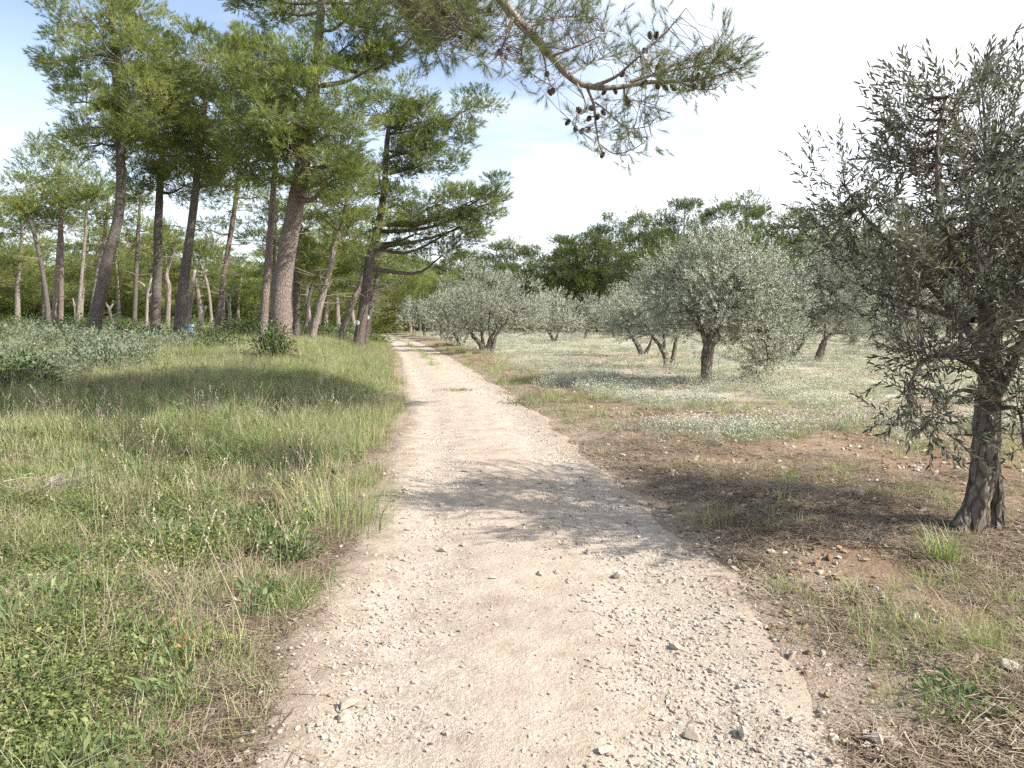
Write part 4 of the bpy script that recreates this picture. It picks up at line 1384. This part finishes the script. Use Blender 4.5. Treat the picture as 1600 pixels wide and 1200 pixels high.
for cx_, cy_ in [(690, 15), (697, 8), (655, 30), (720, 55)]:
    o = bpy.data.objects.new("pine_cone", cone_me)
    COL.objects.link(o)
    o.parent = over
    o.location = W(cx_, cy_, DB + 1.2) - ob
    o.rotation_euler = (rng.uniform(-.9, .9), rng.uniform(-.9, .9), 0)

# ------------------------------------------------------------------ shrubs and single plants


def leaf_cloud(n, rx, rz, leaf, w, seed, up=.4, flatb=True):
    r = np.random.default_rng(seed)
    V, T, I = [], [], []
    for k_ in range(n):
        v = nrm(r.normal(size=3)) * r.random() ** .4
        c = np.array([v[0] * rx, v[1] * rx, abs(v[2]) * rz * (1 - .25 * r.random())])
        c *= 1 + .25 * math.sin(3 * math.atan2(v[1], v[0]) + seed)
        d = nrm(v + r.normal(size=3) * .6 + np.array([0, 0, up]))
        s = nrm(np.cross(d, r.normal(size=3)))
        L = leaf * r.uniform(.7, 1.3)
        i0 = len(V)
        m = c + d * L * .5 + np.cross(s, d) * L * .05
        V += [c, m - s * w * .5, c + d * L, m + s * w * .5]
        T += [(i0, i0 + 1, i0 + 2), (i0, i0 + 2, i0 + 3)]
        I += [np.clip(r.normal(.5, .25), 0, 1)] * 4
    g_ = Geo()
    g_.add(V, T, 0, np.array(I))
    return g_


def stems_geo(n, rx, h, r0, seed):
    r = np.random.default_rng(seed)
    g_ = Geo()
    for k_ in range(n):
        f = r.uniform(0, 6.28)
        q = r.uniform(.3, 1) * rx
        e = np.array([math.cos(f) * q, math.sin(f) * q, h * r.uniform(.6, 1)])
        g_.add(*tube([[0, 0, -.03], e * .5 + r.normal(size=3) * .04, e], [r0, r0 * .7, r0 * .3], 4, cap=False))
    return g_


def shrub_proto(name, label, group, mat, n, rx, rz, leaf, w, seed, cat="shrub"):
    root = thing(name, (0, 0, 0), label, cat, group)
    link("foliage", leaf_cloud(n, rx, rz, leaf, w, seed).mesh("foliage", mat), root)
    link("stems", stems_geo(14, rx * .8, rz * .8, .012, seed).mesh("stems", M_TWIG), root)
    return root


G_SG = "grey leaved shrubs in the clearing"
L_SG = "low grey green shrub with woolly leaves in the thicket at the clearing's edge"
sages = [shrub_proto("grey_shrub", L_SG, G_SG, M_SAGE, 700, .55, .55, .085, .034, 60 + q) for q in range(3)]
G_GS = "dark undergrowth bushes at the pine feet"
L_GS = "dark green undergrowth bush in the shade between pine trunks"
bushes = [shrub_proto("undergrowth_bush", L_GS, G_GS, M_SHRUB, 750, .8, .8, .10, .05, 70 + q, "bush") for q in range(3)]
k = 0
for px, d in [(10, 12.5), (40, 13.5), (70, 14.5), (105, 15), (135, 15.5), (165, 16), (195, 17), (225, 17.5), (20, 16), (60, 17), (100, 18), (140, 19), (180, 19), (215, 20), (255, 19), (-15, 14), (290, 21), (10, 19), (120, 17), (240, 21), (75, 20), (150, 21), (50, 22), (5, 14.8), (160, 14.6), (90, 13.4), (205, 15.6), (-30, 12.6)]:
    x_ = W(px, 500, d)[0]
    put(sages[k % 3], x_, d, rng.uniform(.75, 1.2), rng.uniform(.85, 1.4))
    k += 1
for px, d in [(-20, 18), (15, 13.2), (30, 24), (75, 25), (110, 24), (170, 23), (200, 24), (235, 26), (265, 23), (300, 22.5), (330, 23.5), (355, 25), (310, 19.5), (345, 20.5), (180, 28), (130, 29), (60, 31), (380, 32), (400, 34), (100, 34), (150, 38), (200, 40), (300, 40), (350, 42), (395, 42), (420, 40), (20, 36), (470, 40), (440, 36), (500, 36), (530, 40), (575, 42), (590, 46), (550, 48), (480, 50), (250, 48), (180, 50), (90, 48), (-10, 44), (620, 84), (640, 88), (570, 78), (40, 40), (370, 50), (140, 46), (560, 70), (-2, 11.6), (14, 12.0)]:
    x_ = W(px, 500, d)[0]
    s_ = rng.uniform(.6, 1.1) if d < 30 else rng.uniform(.9, 1.6)
    put(bushes[k % 3], x_, d, s_ * .8, s_)
    k += 1
# leafy shrub at the foot of the thickest pine
p = W(428, 545, 17.5)
sz = float(H(p[0], p[1]))
bush = thing("leafy_shrub", (p[0], p[1], sz), "glossy green leafy shrub with dry reddish stalks at the foot of the thickest pine", "shrub")
link("foliage", leaf_cloud(2300, .52, .98, .075, .042, 5).mesh("foliage", M_SHRUB), bush)
link("stems", stems_geo(30, .5, .85, .008, 6).mesh("stems", M_TWIG), bush)
link("dry_leaves", leaf_cloud(160, .6, .35, .05, .02, 9).mesh("dry_leaves", M_RUST), bush)


def single_plant(name, px, py, label, cat, build, group=None):
    q = ground_hit(px, py)
    q[2] = float(H(q[0], q[1]))
    r_ = thing(name, q, label, cat, group)
    build(r_)
    return r_


def grass_geo(n, rx, h, w, seed, lean=.5, tintm=.5, tints=.2):
    r = np.random.default_rng(seed)
    g_ = Geo()
    for k_ in range(n):
        f = r.uniform(0, 6.28)
        q = r.random() ** .6 * rx
        b = np.array([math.cos(f) * q, math.sin(f) * q, -.01])
        f2 = f + r.normal() * .9
        ln = h * r.uniform(.45, 1.1)
        le = abs(r.normal(0, lean)) + .08
        o_ = np.array([math.cos(f2), math.sin(f2), 0])
        pts = [b + o_ * ln * le * u ** 1.8 + np.array([0, 0, ln * u * (1 - .28 * le * u)]) for u in (0, .4, .75, 1)]
        s = np.array([-o_[1], o_[0], 0]) * w * .5
        V = [pts[0] - s, pts[0] + s, pts[1] - s * .9, pts[1] + s * .9, pts[2] - s * .6, pts[2] + s * .6, pts[3]]
        g_.add(V, [(0, 1, 3), (0, 3, 2), (2, 3, 5), (2, 5, 4), (4, 5, 6)], 0, float(np.clip(r.normal(tintm, tints), 0, 1)))
    return g_


def build_tall_tuft(r_):
    link("blades", grass_geo(260, .42, .50, .0045, 3, .75, .42).mesh("blades", M_GRASS), r_)
    link("dry_stalks", grass_geo(40, .38, .62, .0035, 4, .6, .6).mesh("dry_stalks", M_STRAW), r_)


single_plant("grass_tuft", 528, 826, "tall feathery grass tuft leaning over the track edge", "grass tuft", build_tall_tuft)


def yellow_flower(r_):
    link("stem", stems_geo(3, .06, .25, .003, 2).mesh("stem", M_WEED), r_)
    link("leaf_rosette", leaf_cloud(24, .1, .08, .07, .02, 3).mesh("leaf_rosette", M_WEED), r_)
    link("flower_head", leaf_cloud(12, .008, .006, .012, .007, 8).mesh("flower_head", M_YELLOW), r_).location = (.02, 0, .25)


for px, py, lb in [(475, 850, "small yellow flower beside the green weed clump at the track edge"), (470, 800, "small yellow flower just behind the tall feathery grass tuft"), (536, 796, "small yellow flower within the tall feathery grass tuft"), (498, 812, "small yellow flower in the grass before the tall tuft")]:
    single_plant("yellow_flower", px, py, lb, "flower", yellow_flower, "yellow flowers at the grass edge")


def weed(mat, n, rx, rz, leaf, w, seed, rust=0):
    def f_(r_):
        link("leaves", leaf_cloud(n, rx, rz, leaf, w, seed).mesh("leaves", mat), r_)
        link("stems", stems_geo(10, rx * .8, rz * .7, .003, seed).mesh("stems", M_TWIG), r_)
        if rust:
            o_ = link("rusty_leaves", leaf_cloud(rust, rx * .6, rz * .9, leaf, w, seed + 1).mesh("rusty_leaves", M_RUST), r_)
            o_.location = (-rx * .8, 0, 0)
    return f_


single_plant("weed_clump", 455, 880, "dark green leafy weed clump at the grass edge beside the track", "weed", weed(M_SHRUB, 260, .2, .16, .04, .018, 12))
single_plant("weed_clump", 325, 1025, "yellow green low weed with rusty brown leaves on one side", "weed", weed(M_CREEP, 260, .17, .13, .03, .015, 14, 60))
single_plant("weed_clump", 1500, 1095, "bluish green sprawling weed at the frame's lower corner beside the gravel", "weed", weed(M_WEED, 110, .2, .05, .06, .02, 16))
single_plant("weed_clump", 1430, 1040, "thin grassy green weed beside the bluish sprawling one", "weed", weed(M_WEED, 60, .14, .05, .05, .01, 17))
single_plant("weed_clump", 715, 612, "green weed strip growing in the middle of the track", "weed", weed(M_CREEP, 420, .45, .07, .04, .015, 18))
single_plant("weed_clump", 815, 632, "green weed clump where the track meets the flowers", "weed", weed(M_CREEP, 260, .40, .12, .045, .018, 19))
single_plant("grass_tuft", 1478, 880, "grass tuft growing against the near olive's trunk", "grass tuft", lambda r_: link("blades", grass_geo(130, .12, .3, .005, 21, .6, .35).mesh("blades", M_GRASS), r_))


def twig_pile(r_):
    r = np.random.default_rng(5)
    for k_ in range(30):
        f = r.normal(.75, .55)
        L = r.uniform(.15, .5)
        d = np.array([math.cos(f), math.sin(f), r.uniform(-.1, .3)])
        c = np.array([r.normal() * .16, r.normal() * .14, r.uniform(.04, .15)])
        q_ = [c - d * L * .5, c - d * L * .15 + r.normal(size=3) * .03, c + d * L * .2 + r.normal(size=3) * .03, c + d * L * .5 + r.normal(size=3) * .05]
        g_ = Geo()
        g_.add(*tube(smooth_line(np.array(q_), 8), np.linspace(.005, .0018, 8), 5))
        link("stick", g_.mesh("stick", M_DEAD), r_)


single_plant("twig_pile", 75, 775, "bleached dry twigs lying tangled on the creeping ground cover", "twigs", twig_pile)

# ------------------------------------------------------------------ stones


def stone_mesh(seed, flat=.6, sub=1, name="stone", mat=None):
    r = np.random.default_rng(seed)
    t = (1 + 5 ** .5) / 2
    V = nrm(np.array([[-1, t, 0], [1, t, 0], [-1, -t, 0], [1, -t, 0], [0, -1, t], [0, 1, t], [0, -1, -t], [0, 1, -t], [t, 0, -1], [t, 0, 1], [-t, 0, -1], [-t, 0, 1]]))
    T = np.array([[0, 11, 5], [0, 5, 1], [0, 1, 7], [0, 7, 10], [0, 10, 11], [1, 5, 9], [5, 11, 4], [11, 10, 2], [10, 7, 6], [7, 1, 8], [3, 9, 4], [3, 4, 2], [3, 2, 6], [3, 6, 8], [3, 8, 9], [4, 9, 5], [2, 4, 11], [6, 2, 10], [8, 6, 7], [9, 8, 1]])
    for _ in range(sub):
        V2 = V.tolist()
        cache, T2 = {}, []

        def midp(a, b):
            kk = (min(a, b), max(a, b))
            if kk not in cache:
                V2.append(nrm((np.array(V2[a]) + np.array(V2[b])) / 2).tolist())
                cache[kk] = len(V2) - 1
            return cache[kk]
        for a, b, c in T:
            x1, y1, z1 = midp(a, b), midp(b, c), midp(c, a)
            T2 += [(a, x1, z1), (b, y1, x1), (c, z1, y1), (x1, y1, z1)]
        V, T = np.array(V2), np.array(T2)
    # cut by random planes for a broken look
    for _ in range(12):
        n_ = nrm(r.normal(size=3))
        h_ = r.uniform(.38, .75)
        d_ = V @ n_
        V = V - np.where(d_ > h_, d_ - h_, 0)[:, None] * n_
    V = V * (1 + .05 * r.normal(size=(len(V), 1))) * np.array([r.uniform(.8, 1.3), r.uniform(.7, 1.0), flat * r.uniform(.7, 1.2)])
    return mesh_of(name, V, T, mat or M_STONE, smooth=False)


stones = [stone_mesh(100 + q, .65) for q in range(8)]
G_ST = "loose stones on the gravel track"
L_ST = "small pale limestone lump lying loose on the gravel track"
G_SS = "stones scattered on the grove soil"
L_SS = "pale stone lying on the brown soil between track and olives"


def put_stone(x, y, r, label, group, me=None, sink=.25):
    o = link("stone", me or stones[rng.integers(8)], None, (x, y, float(PZ(x, y)) + r * sink), label=label, category="stone")
    if group:
        o["group"] = group
    o.rotation_euler = (rng.normal(0, .25), rng.normal(0, .25), rng.uniform(0, 6.28))
    o.scale = (r, r, r)
    return o


for px, py, rp, lb in [(1083, 1157, 15, "reddish tan angular stone at the lower edge of the right wheel rut"), (1053, 1013, 11, "white rounded stone casting a dark shadow on the right wheel rut"), (964, 905, 12, "reddish brown flat stone at the edge of the tree shadow on the track"),
                       (1380, 1157, 16, "largest pale stone in the tight cluster of three by the soil edge"), (1372, 1172, 13, "front stone in the tight cluster of three by the soil edge"), (1397, 1172, 12, "end stone in the tight cluster of three by the soil edge"),
                       (567, 777, 6, "white stone at the grass edge beyond the tall tuft"), (541, 1113, 16, "upper pale stone of the flat pair on the track's grassy side"), (538, 1132, 15, "lower pale stone of the flat pair on the track's grassy side"),
                       (1428, 973, 11, "round white stone on dry litter below the near olive"), (1344, 776, 9, "pale stone in the grass at the olive shadow's far edge"), (1158, 1150, 15, "big flat pale stone in the gravel beside the cluster of three"),
                       (225, 1072, 13, "flat grey stone half buried in the dry grass"), (945, 1185, 12, "flat pale stone in the sandy middle of the track"), (1585, 1050, 14, "pale stone in the weeds below the near olive")]:
    q = ground_hit(px, py)
    put_stone(q[0], q[1], rp * q[1] / F_PX * 1.35, lb, None, sink=.35)
cnt = 0
while cnt < 150:
    d = 2.3 + 5.2 * rng.random() ** 1.6
    x_ = rng.uniform(xl(d) - .2, xr(d) + .35)
    l_ = (x_ - xl(d)) / (xr(d) - xl(d))
    wgt = .25 + .75 * math.exp(-((l_ - .85) / .22) ** 2) + .25 * math.exp(-((l_ - .15) / .15) ** 2)
    if rng.random() > wgt:
        continue
    put_stone(x_, d, rng.uniform(4, 7.5) * d / F_PX * (1 if rng.random() < .9 else 1.5), L_ST, G_ST)
    cnt += 1
cnt = 0
while cnt < 60:
    d = 2.6 + 9 * rng.random() ** 1.3
    x_ = xr(d) + .3 + rng.random() ** 1.2 * (.8 * d + .2 - xr(d))
    put_stone(x_, d, rng.uniform(4, 7) * d / F_PX, L_SS, G_SS)
    cnt += 1

# ------------------------------------------------------------------ stuff: scattered with geometry nodes


def scatter(name, label, category, P, rot, sc, idx, meshes):
    me = bpy.data.meshes.new(name)
    me.vertices.add(len(P))
    me.vertices.foreach_set("co", np.ascontiguousarray(P, np.float32).ravel())
    for nm, typ, arr in (("rot", 'FLOAT_VECTOR', rot), ("scl", 'FLOAT_VECTOR', sc)):
        a = me.attributes.new(nm, typ, 'POINT')
        a.data.foreach_set("vector", np.ascontiguousarray(arr, np.float32).ravel())
    a = me.attributes.new("pick", 'INT', 'POINT')
    a.data.foreach_set("value", np.ascontiguousarray(idx, np.int32))
    me.update()
    col = bpy.data.collections.new(name + "_kinds")
    for k_, m in enumerate(meshes):
        o_ = bpy.data.objects.new("%s_kind_%02d" % (name, k_), m)
        col.objects.link(o_)
    ng = bpy.data.node_groups.new(name + "_scatter", 'GeometryNodeTree')
    ng.interface.new_socket("Geometry", in_out='INPUT', socket_type='NodeSocketGeometry')
    ng.interface.new_socket("Geometry", in_out='OUTPUT', socket_type='NodeSocketGeometry')
    gi, go = ng.nodes.new("NodeGroupInput"), ng.nodes.new("NodeGroupOutput")
    ci = ng.nodes.new("GeometryNodeCollectionInfo")
    ci.inputs["Collection"].default_value = col
    ci.inputs["Separate Children"].default_value = True
    ci.inputs["Reset Children"].default_value = True
    ip = ng.nodes.new("GeometryNodeInstanceOnPoints")

    def na_(nm, typ):
        n = ng.nodes.new("GeometryNodeInputNamedAttribute")
        n.data_type = typ
        n.inputs["Name"].default_value = nm
        return n.outputs["Attribute"]
    e2r = ng.nodes.new("FunctionNodeEulerToRotation")
    ng.links.new(na_("rot", 'FLOAT_VECTOR'), e2r.inputs[0])
    ng.links.new(gi.outputs[0], ip.inputs["Points"])
    ng.links.new(ci.outputs[0], ip.inputs["Instance"])
    ip.inputs["Pick Instance"].default_value = True
    ng.links.new(na_("pick", 'INT'), ip.inputs["Instance Index"])
    ng.links.new(e2r.outputs[0], ip.inputs["Rotation"])
    ng.links.new(na_("scl", 'FLOAT_VECTOR'), ip.inputs["Scale"])
    ng.links.new(ip.outputs[0], go.inputs[0])
    o = link(name, me, kind="stuff", label=label, category=category)
    md = o.modifiers.new("scatter", 'NODES')
    md.node_group = ng
    return o


def sample(n, d0, d1, q, wide=.86, extra=.6):
    """Points ahead of the walker, density falling as distance^-q."""
    e = 2 - q
    u = rng.random(n)
    d = (d0 ** e + u * (d1 ** e - d0 ** e)) ** (1 / e)
    x = rng.uniform(-1, 1, n) * (wide * d + extra)
    return x, d


def lay(name, label, category, x, y, meshes, s0, s1, tilt=.12, zsc=(.8, 1.2), sink=0.0, on=H, grow=0.0):
    n = len(x)
    P = np.stack([x, y, on(x, y) - sink], -1)
    rot = np.stack([rng.normal(0, tilt, n), rng.normal(0, tilt, n), rng.uniform(0, 6.28, n)], -1)
    s = rng.uniform(s0, s1, n) * (1 + grow * y)
    sc = np.stack([s, s, s * rng.uniform(*zsc, n)], -1)
    return scatter(name, label, category, P, rot, sc, rng.integers(0, len(meshes), n), meshes)


# gravel
grav = [stone_mesh(200 + q, .7, 0) for q in range(6)]
x, y = sample(190000, 2.0, 26, 1.9, .8, .2)
l_ = (x - xl(y)) / (xr(y) - xl(y)) + (fbm(x * .9, y * .5, 88, 3) - .5) * .25
wg = .07 + .93 * np.maximum(np.exp(-((l_ - .82) / .15) ** 2), .75 * np.exp(-((l_ - .20) / .12) ** 2))
wg *= (.35 + 1.1 * sstep(.35, .6, fbm(x * 2.2, y * 2.2, 91, 3)))
m = (l_ > -.08) & (l_ < 1.3) & (rng.random(len(x)) < wg)
x, y = x[m], y[m]
n = len(x)
sz = (.003 + .015 * rng.random(n) ** 3.4) * (1 + .04 * y)
P = np.stack([x, y, PZ(x, y) + sz * .2], -1)
scatter("gravel", "fine pale gravel spread along the wheel ruts of the track", "gravel", P, rng.uniform(-.5, .5, (n, 3)) * [1, 1, 12], np.stack([sz * rng.uniform(.8, 1.3, n), sz, sz * .8], -1), rng.integers(0, 6, n), grav)

# brown clods and stones of the tilled soil
clods = [stone_mesh(300 + q, .7, 0, "clod", M_CLOD) for q in range(5)] + [stone_mesh(320 + q, .6, 0, "clod", M_STONE) for q in range(2)]
x, y = sample(60000, 2.2, 40, 1.5)
R = x - xr(y)
m = (R > -.05) & (rng.random(len(x)) < (.25 + .75 * sstep(.4, .6, fbm(x * .8, y * .8, 95, 3))) * (1 - .55 * flower_mask(x, y)))
x, y = x[m], y[m]
n = len(x)
sz = (.007 + .042 * rng.random(n) ** 3) * (1 + .02 * y)
scatter("soil_clods", "crumbled brown clods and small stones on the tilled soil under the olives", "clods", np.stack([x, y, H(x, y) + sz * .2], -1), rng.uniform(-.5, .5, (n, 3)) * [1, 1, 12], np.stack([sz, sz * .8, sz * .7], -1), rng.integers(0, 7, n), clods)


# litter of straw and needles lying flat
def litter_geo(seed, n=26, rx=.16, mat=None):
    r = np.random.default_rng(seed)
    g_ = Geo()
    for _ in range(n):
        c = np.array([r.normal() * rx * .5, r.normal() * rx * .5, r.uniform(.002, .02)])
        f = r.uniform(0, 6.28)
        L = r.uniform(.03, .13)
        d = np.array([math.cos(f), math.sin(f), r.normal() * .12]) * L * .5
        s = np.array([-math.sin(f), math.cos(f), 0]) * .0016
        g_.add([c - d - s, c - d + s, c + d + s, c + d - s], [(0, 1, 2), (0, 2, 3)], 0, r.random())
    return g_.mesh("dry_litter", mat or M_STRAW)


lit = [litter_geo(400 + q) for q in range(4)]
lit_b = [litter_geo(420 + q, 34, .15, M_BROWN) for q in range(6)]
x, y = sample(52000, 2.0, 30, 1.6)
L, R = xl(y) - x, x - xr(y)
nz = fbm(x * .9, y * .9, 97, 3)
m = ((R > -.1) & (rng.random(len(x)) < sstep(.35, .6, nz) * (1 - .8 * flower_mask(x, y)))) | ((L > .02) & (rng.random(len(x)) < .6 * sstep(.32, .52, nz)))
x, y = x[m], y[m]
lay("dry_litter", "dry straw and pine needle litter lying on the soil", "litter", x, y, lit + lit_b, .7, 1.3, .1)

# creeping ground cover on the left
def creep_geo(seed, n=64, rx=.13, h=.08, leaf=.0135):
    r = np.random.default_rng(seed)
    g_ = Geo()
    for _ in range(n):
        c = np.array([r.normal() * rx * .5, r.normal() * rx * .5, r.uniform(.005, h)])
        d = nrm(np.array([r.normal(), r.normal(), r.uniform(-.1, .6)]))
        s = nrm(np.cross(d, [r.normal() * .4, r.normal() * .4, 1]))
        L = leaf * r.uniform(.5, 1.7)
        w_ = L * r.uniform(.4, .7)
        mdl = c + d * L * .5 - np.array([0, 0, L * .08])
        g_.add([c, mdl - s * w_ * .5 + [0, 0, L * .1], c + d * L, mdl + s * w_ * .5 + [0, 0, L * .1]], [(0, 1, 2), (0, 2, 3)], 0, float(np.clip(r.normal(.42, .2), 0, 1)))
    return g_.mesh("creeping_leaves", M_CREEP)


creep = [creep_geo(500 + q) for q in range(6)]


def creep_w(x, y):
    L = xl(y) - x
    return sstep(.5, 1.5, L + (fbm(x * .8, y * .8, 61, 3) - .5) * 2.0) * sstep(.39, .58, fbm(x * 1.9 + 9, y * 1.9, 63, 4) + .10 * sstep(.8, 2.4, L)) * (1 - .75 * sstep(8, 13, y))


x, y = sample(64000, 2.0, 20, 1.5)
m = (x < xl(y)) & (rng.random(len(x)) < .72 * creep_w(x, y))
lay("creeping_leaves", "creeping green ground cover with small rounded leaves", "ground cover", x[m], y[m], creep, .8, 1.35, .15, grow=.03)

# grasses
gr_short = [grass_geo(30, .09, .15, .0032, 600 + q, .7, .38, .24).mesh("grass", M_GRASS) for q in range(5)]
gr_tall = [grass_geo(36, .13, .30, .004, 620 + q, .55, .40, .24).mesh("grass", M_GRASS) for q in range(6)]
gr_mat = [grass_geo(34, .12, .17, .0026, 660 + q, 1.5, .5, .28).mesh("grass", M_STRAW) for q in range(4)]
gr_dry = [grass_geo(30, .13, .28, .003, 640 + q, .8, .5, .25).mesh("grass", M_STRAW) for q in range(5)]
x, y = sample(80000, 2.0, 34, 1.45)
L = xl(y) - x
nz = fbm(x * 1.3 + 4, y * 1.3, 65, 4)
m = (L > -.02) & (rng.random(len(x)) < sstep(-.1, .9, L + (nz - .5) * 1.4) * (.35 + .65 * sstep(.38, .6, nz)) * (1 - .55 * creep_w(x, y)))
bare = sstep(.42, .58, fbm(x * 1.1 + 5, y * 1.1, 101, 3)) * (1 - sstep(1.4, 2.6, L)) * (1 - sstep(6, 9, y))
m &= rng.random(len(x)) > .8 * bare
lay("meadow_grass", "short mixed green and straw grass of the clearing", "grass", x[m], y[m], gr_short + gr_mat, .6, 1.2, .2, grow=.03)
hb = [leaf_cloud(26, .10, .13, .05, .016, 800 + q).mesh("herbs", M_WEED) for q in range(3)] + [leaf_cloud(30, .12, .10, .035, .02, 810 + q).mesh("herbs", M_SHRUB) for q in range(2)] + [leaf_cloud(16, .08, .12, .04, .01, 815).mesh("herbs", M_STRAW)]
x, y = sample(9000, 2.2, 26, 1.4)
L = xl(y) - x
m = (L > .25) & (rng.random(len(x)) < sstep(.40, .66, fbm(x * 1.6, y * 1.6, 103, 3)))
lay("meadow_herbs", "broad leaved weeds and dead stalks mixed into the grass", "weeds", x[m], y[m], hb, .7, 1.4, .2, grow=.02)


def seed_geo(seed):
    r = np.random.default_rng(seed)
    g_ = Geo()
    for _ in range(5):
        e = np.array([r.normal() * .14, r.normal() * .14, r.uniform(.3, .55)])
        b = np.array([r.normal() * .04, r.normal() * .04, 0])
        md_ = (b + e) / 2 - np.array([e[0], e[1], 0]) * .15
        s_ = np.array([.0012, .0012, 0])
        g_.add([b - s_, b + s_, md_ - s_, md_ + s_, e - s_ * .6, e + s_ * .6], [(0, 1, 3), (0, 3, 2), (2, 3, 5), (2, 5, 4)], 0, r.random())
        for k_ in range(7):
            p_ = e + (e - md_) * (k_ - 3) * .05
            d_ = nrm(e - md_ + r.normal(size=3) * .12) * .018
            q_ = nrm(np.cross(d_, r.normal(size=3))) * .004
            g_.add([p_, p_ + d_ * .5 + q_, p_ + d_, p_ + d_ * .5 - q_], [(0, 1, 2), (0, 2, 3)], 0, .4 + .6 * r.random())
    return g_.mesh("seed_stalks", M_STRAW)


sdm = [seed_geo(820 + q) for q in range(4)]
x, y = sample(9000, 3.0, 36, 1.2)
L = xl(y) - x
m = (L > .2) & (rng.random(len(x)) < (.12 + .6 * sstep(.48, .68, fbm(x * .7, y * .7, 105, 3))) * (.25 + .75 * sstep(4, 8, y)))
lay("seed_stalks", "dry seed stalks standing above the meadow grass", "grass stalks", x[m], y[m], sdm, .7, 1.15, .1)
x, y = sample(72000, 5.5, 62, 1.3)
L = xl(y) - x
nzb = fbm(x * .4, y * .4, 79, 3)
away = np.hypot(x - bush.location.x, (y - bush.location.y + .5) * .6) > .75
m = away & (L > .05) & (rng.random(len(x)) < sstep(0, .8, L) * sstep(5.5, 10, y) * (.4 + .6 * sstep(.35, .6, fbm(x * .5, y * .5, 67, 3))) * (1 - .85 * sstep(3.2, 5.0, L + (nzb - .5) * 2) * sstep(10, 12.5, y)))
lay("tall_grass", "tall feathery pale grass on the bank along the track", "grass", x[m], y[m], gr_tall * 2 + gr_dry[:4], .55, 1.1, .12, grow=.012)
# sparse green blades right of the track, and the weedy edge further on
x, y = sample(36000, 2.2, 45, 1.35)
R = x - xr(y)
nz = fbm(x * 1.1, y * 1.1, 69, 4)
verge = 1.3 * np.exp(-((R - .7) / .9) ** 2) * sstep(9.5, 14, y)
m = (R > .1) & (rng.random(len(x)) < np.clip(.34 * sstep(.5, .66, nz) + .8 * verge * sstep(.35, .5, nz), 0, 1))
lay("verge_grass", "sparse green blades on the soil beside the olives", "grass", x[m], y[m], gr_short[:4] + gr_mat[:2], .5, 1.1, .2, grow=.02)
x, y = sample(14000, 14, 64, 1.0, .6)
l_ = (x - xl(y)) / (xr(y) - xl(y))
m = (np.abs(l_ - .55) < .10) & (rng.random(len(x)) < sstep(20, 30, y) * sstep(.32, .52, fbm(x * .6, y * .4, 71, 3)))
lay("track_grass", "grass strip between the two wheel ruts far along the track", "grass", x[m], y[m], gr_short, .7, 1.1, .1, on=PZ, grow=.02)


# white flowers
def flower_geo(seed, heads=10, rx=.14, h=.2):
    r = np.random.default_rng(seed)
    g_ = Geo()
    for _ in range(heads):
        b = np.array([r.normal() * rx * .4, r.normal() * rx * .4, 0])
        t_ = b + np.array([r.normal() * .05, r.normal() * .05, h * r.uniform(.5, 1.1)])
        g_.add([b + [-.0015, 0, 0], b + [.0015, 0, 0], t_], [(0, 1, 2)], 1, r.random())
        for k_ in range(2):
            f = r.uniform(0, 3.14)
            n_ = nrm(np.array([r.normal() * .4, r.normal() * .4, 1]))
            a_ = nrm(np.cross(n_, [math.cos(f), math.sin(f), .1])) * .0068
            b_ = np.cross(n_, a_)
            c_ = t_ + r.normal(size=3) * .008
            g_.add([c_ - a_, c_ - b_ * .55, c_ + a_, c_ + b_ * .55], [(0, 1, 2), (0, 2, 3)], 0, r.random())
            g_.add([c_ - b_, c_ + a_ * .55, c_ + b_, c_ - a_ * .55], [(0, 1, 2), (0, 2, 3)], 0, r.random())
    for _ in range(14):
        c = np.array([r.normal() * rx * .5, r.normal() * rx * .5, r.uniform(.01, h * .5)])
        d = nrm(np.array([r.normal(), r.normal(), .5])) * r.uniform(.03, .07)
        s = nrm(np.cross(d, [0, 0, 1])) * .008
        g_.add([c, c + d * .5 - s, c + d, c + d * .5 + s], [(0, 1, 2), (0, 2, 3)], 1, r.random())
    return g_.mesh("white_flowers", [M_PETAL, M_FWEED])


fl = [flower_geo(700 + q) for q in range(6)]
x, y = sample(74000, 7.0, 80, 1.05)
m = rng.random(len(x)) < flower_mask(x, y) * np.clip(.12 + 1.2 * sstep(.42, .62, fbm(x * 1.2, y * 1.2, 73, 3)), 0, 1)
lay("white_flowers", "carpet of small white wildflowers between the olive trees", "wildflowers", x[m], y[m], fl, .75, 1.25, .1, grow=.012)
print("TRIS", sum(len(o.data.polygons) for o in S.objects if o.type == 'MESH'), "objects", len(S.objects))
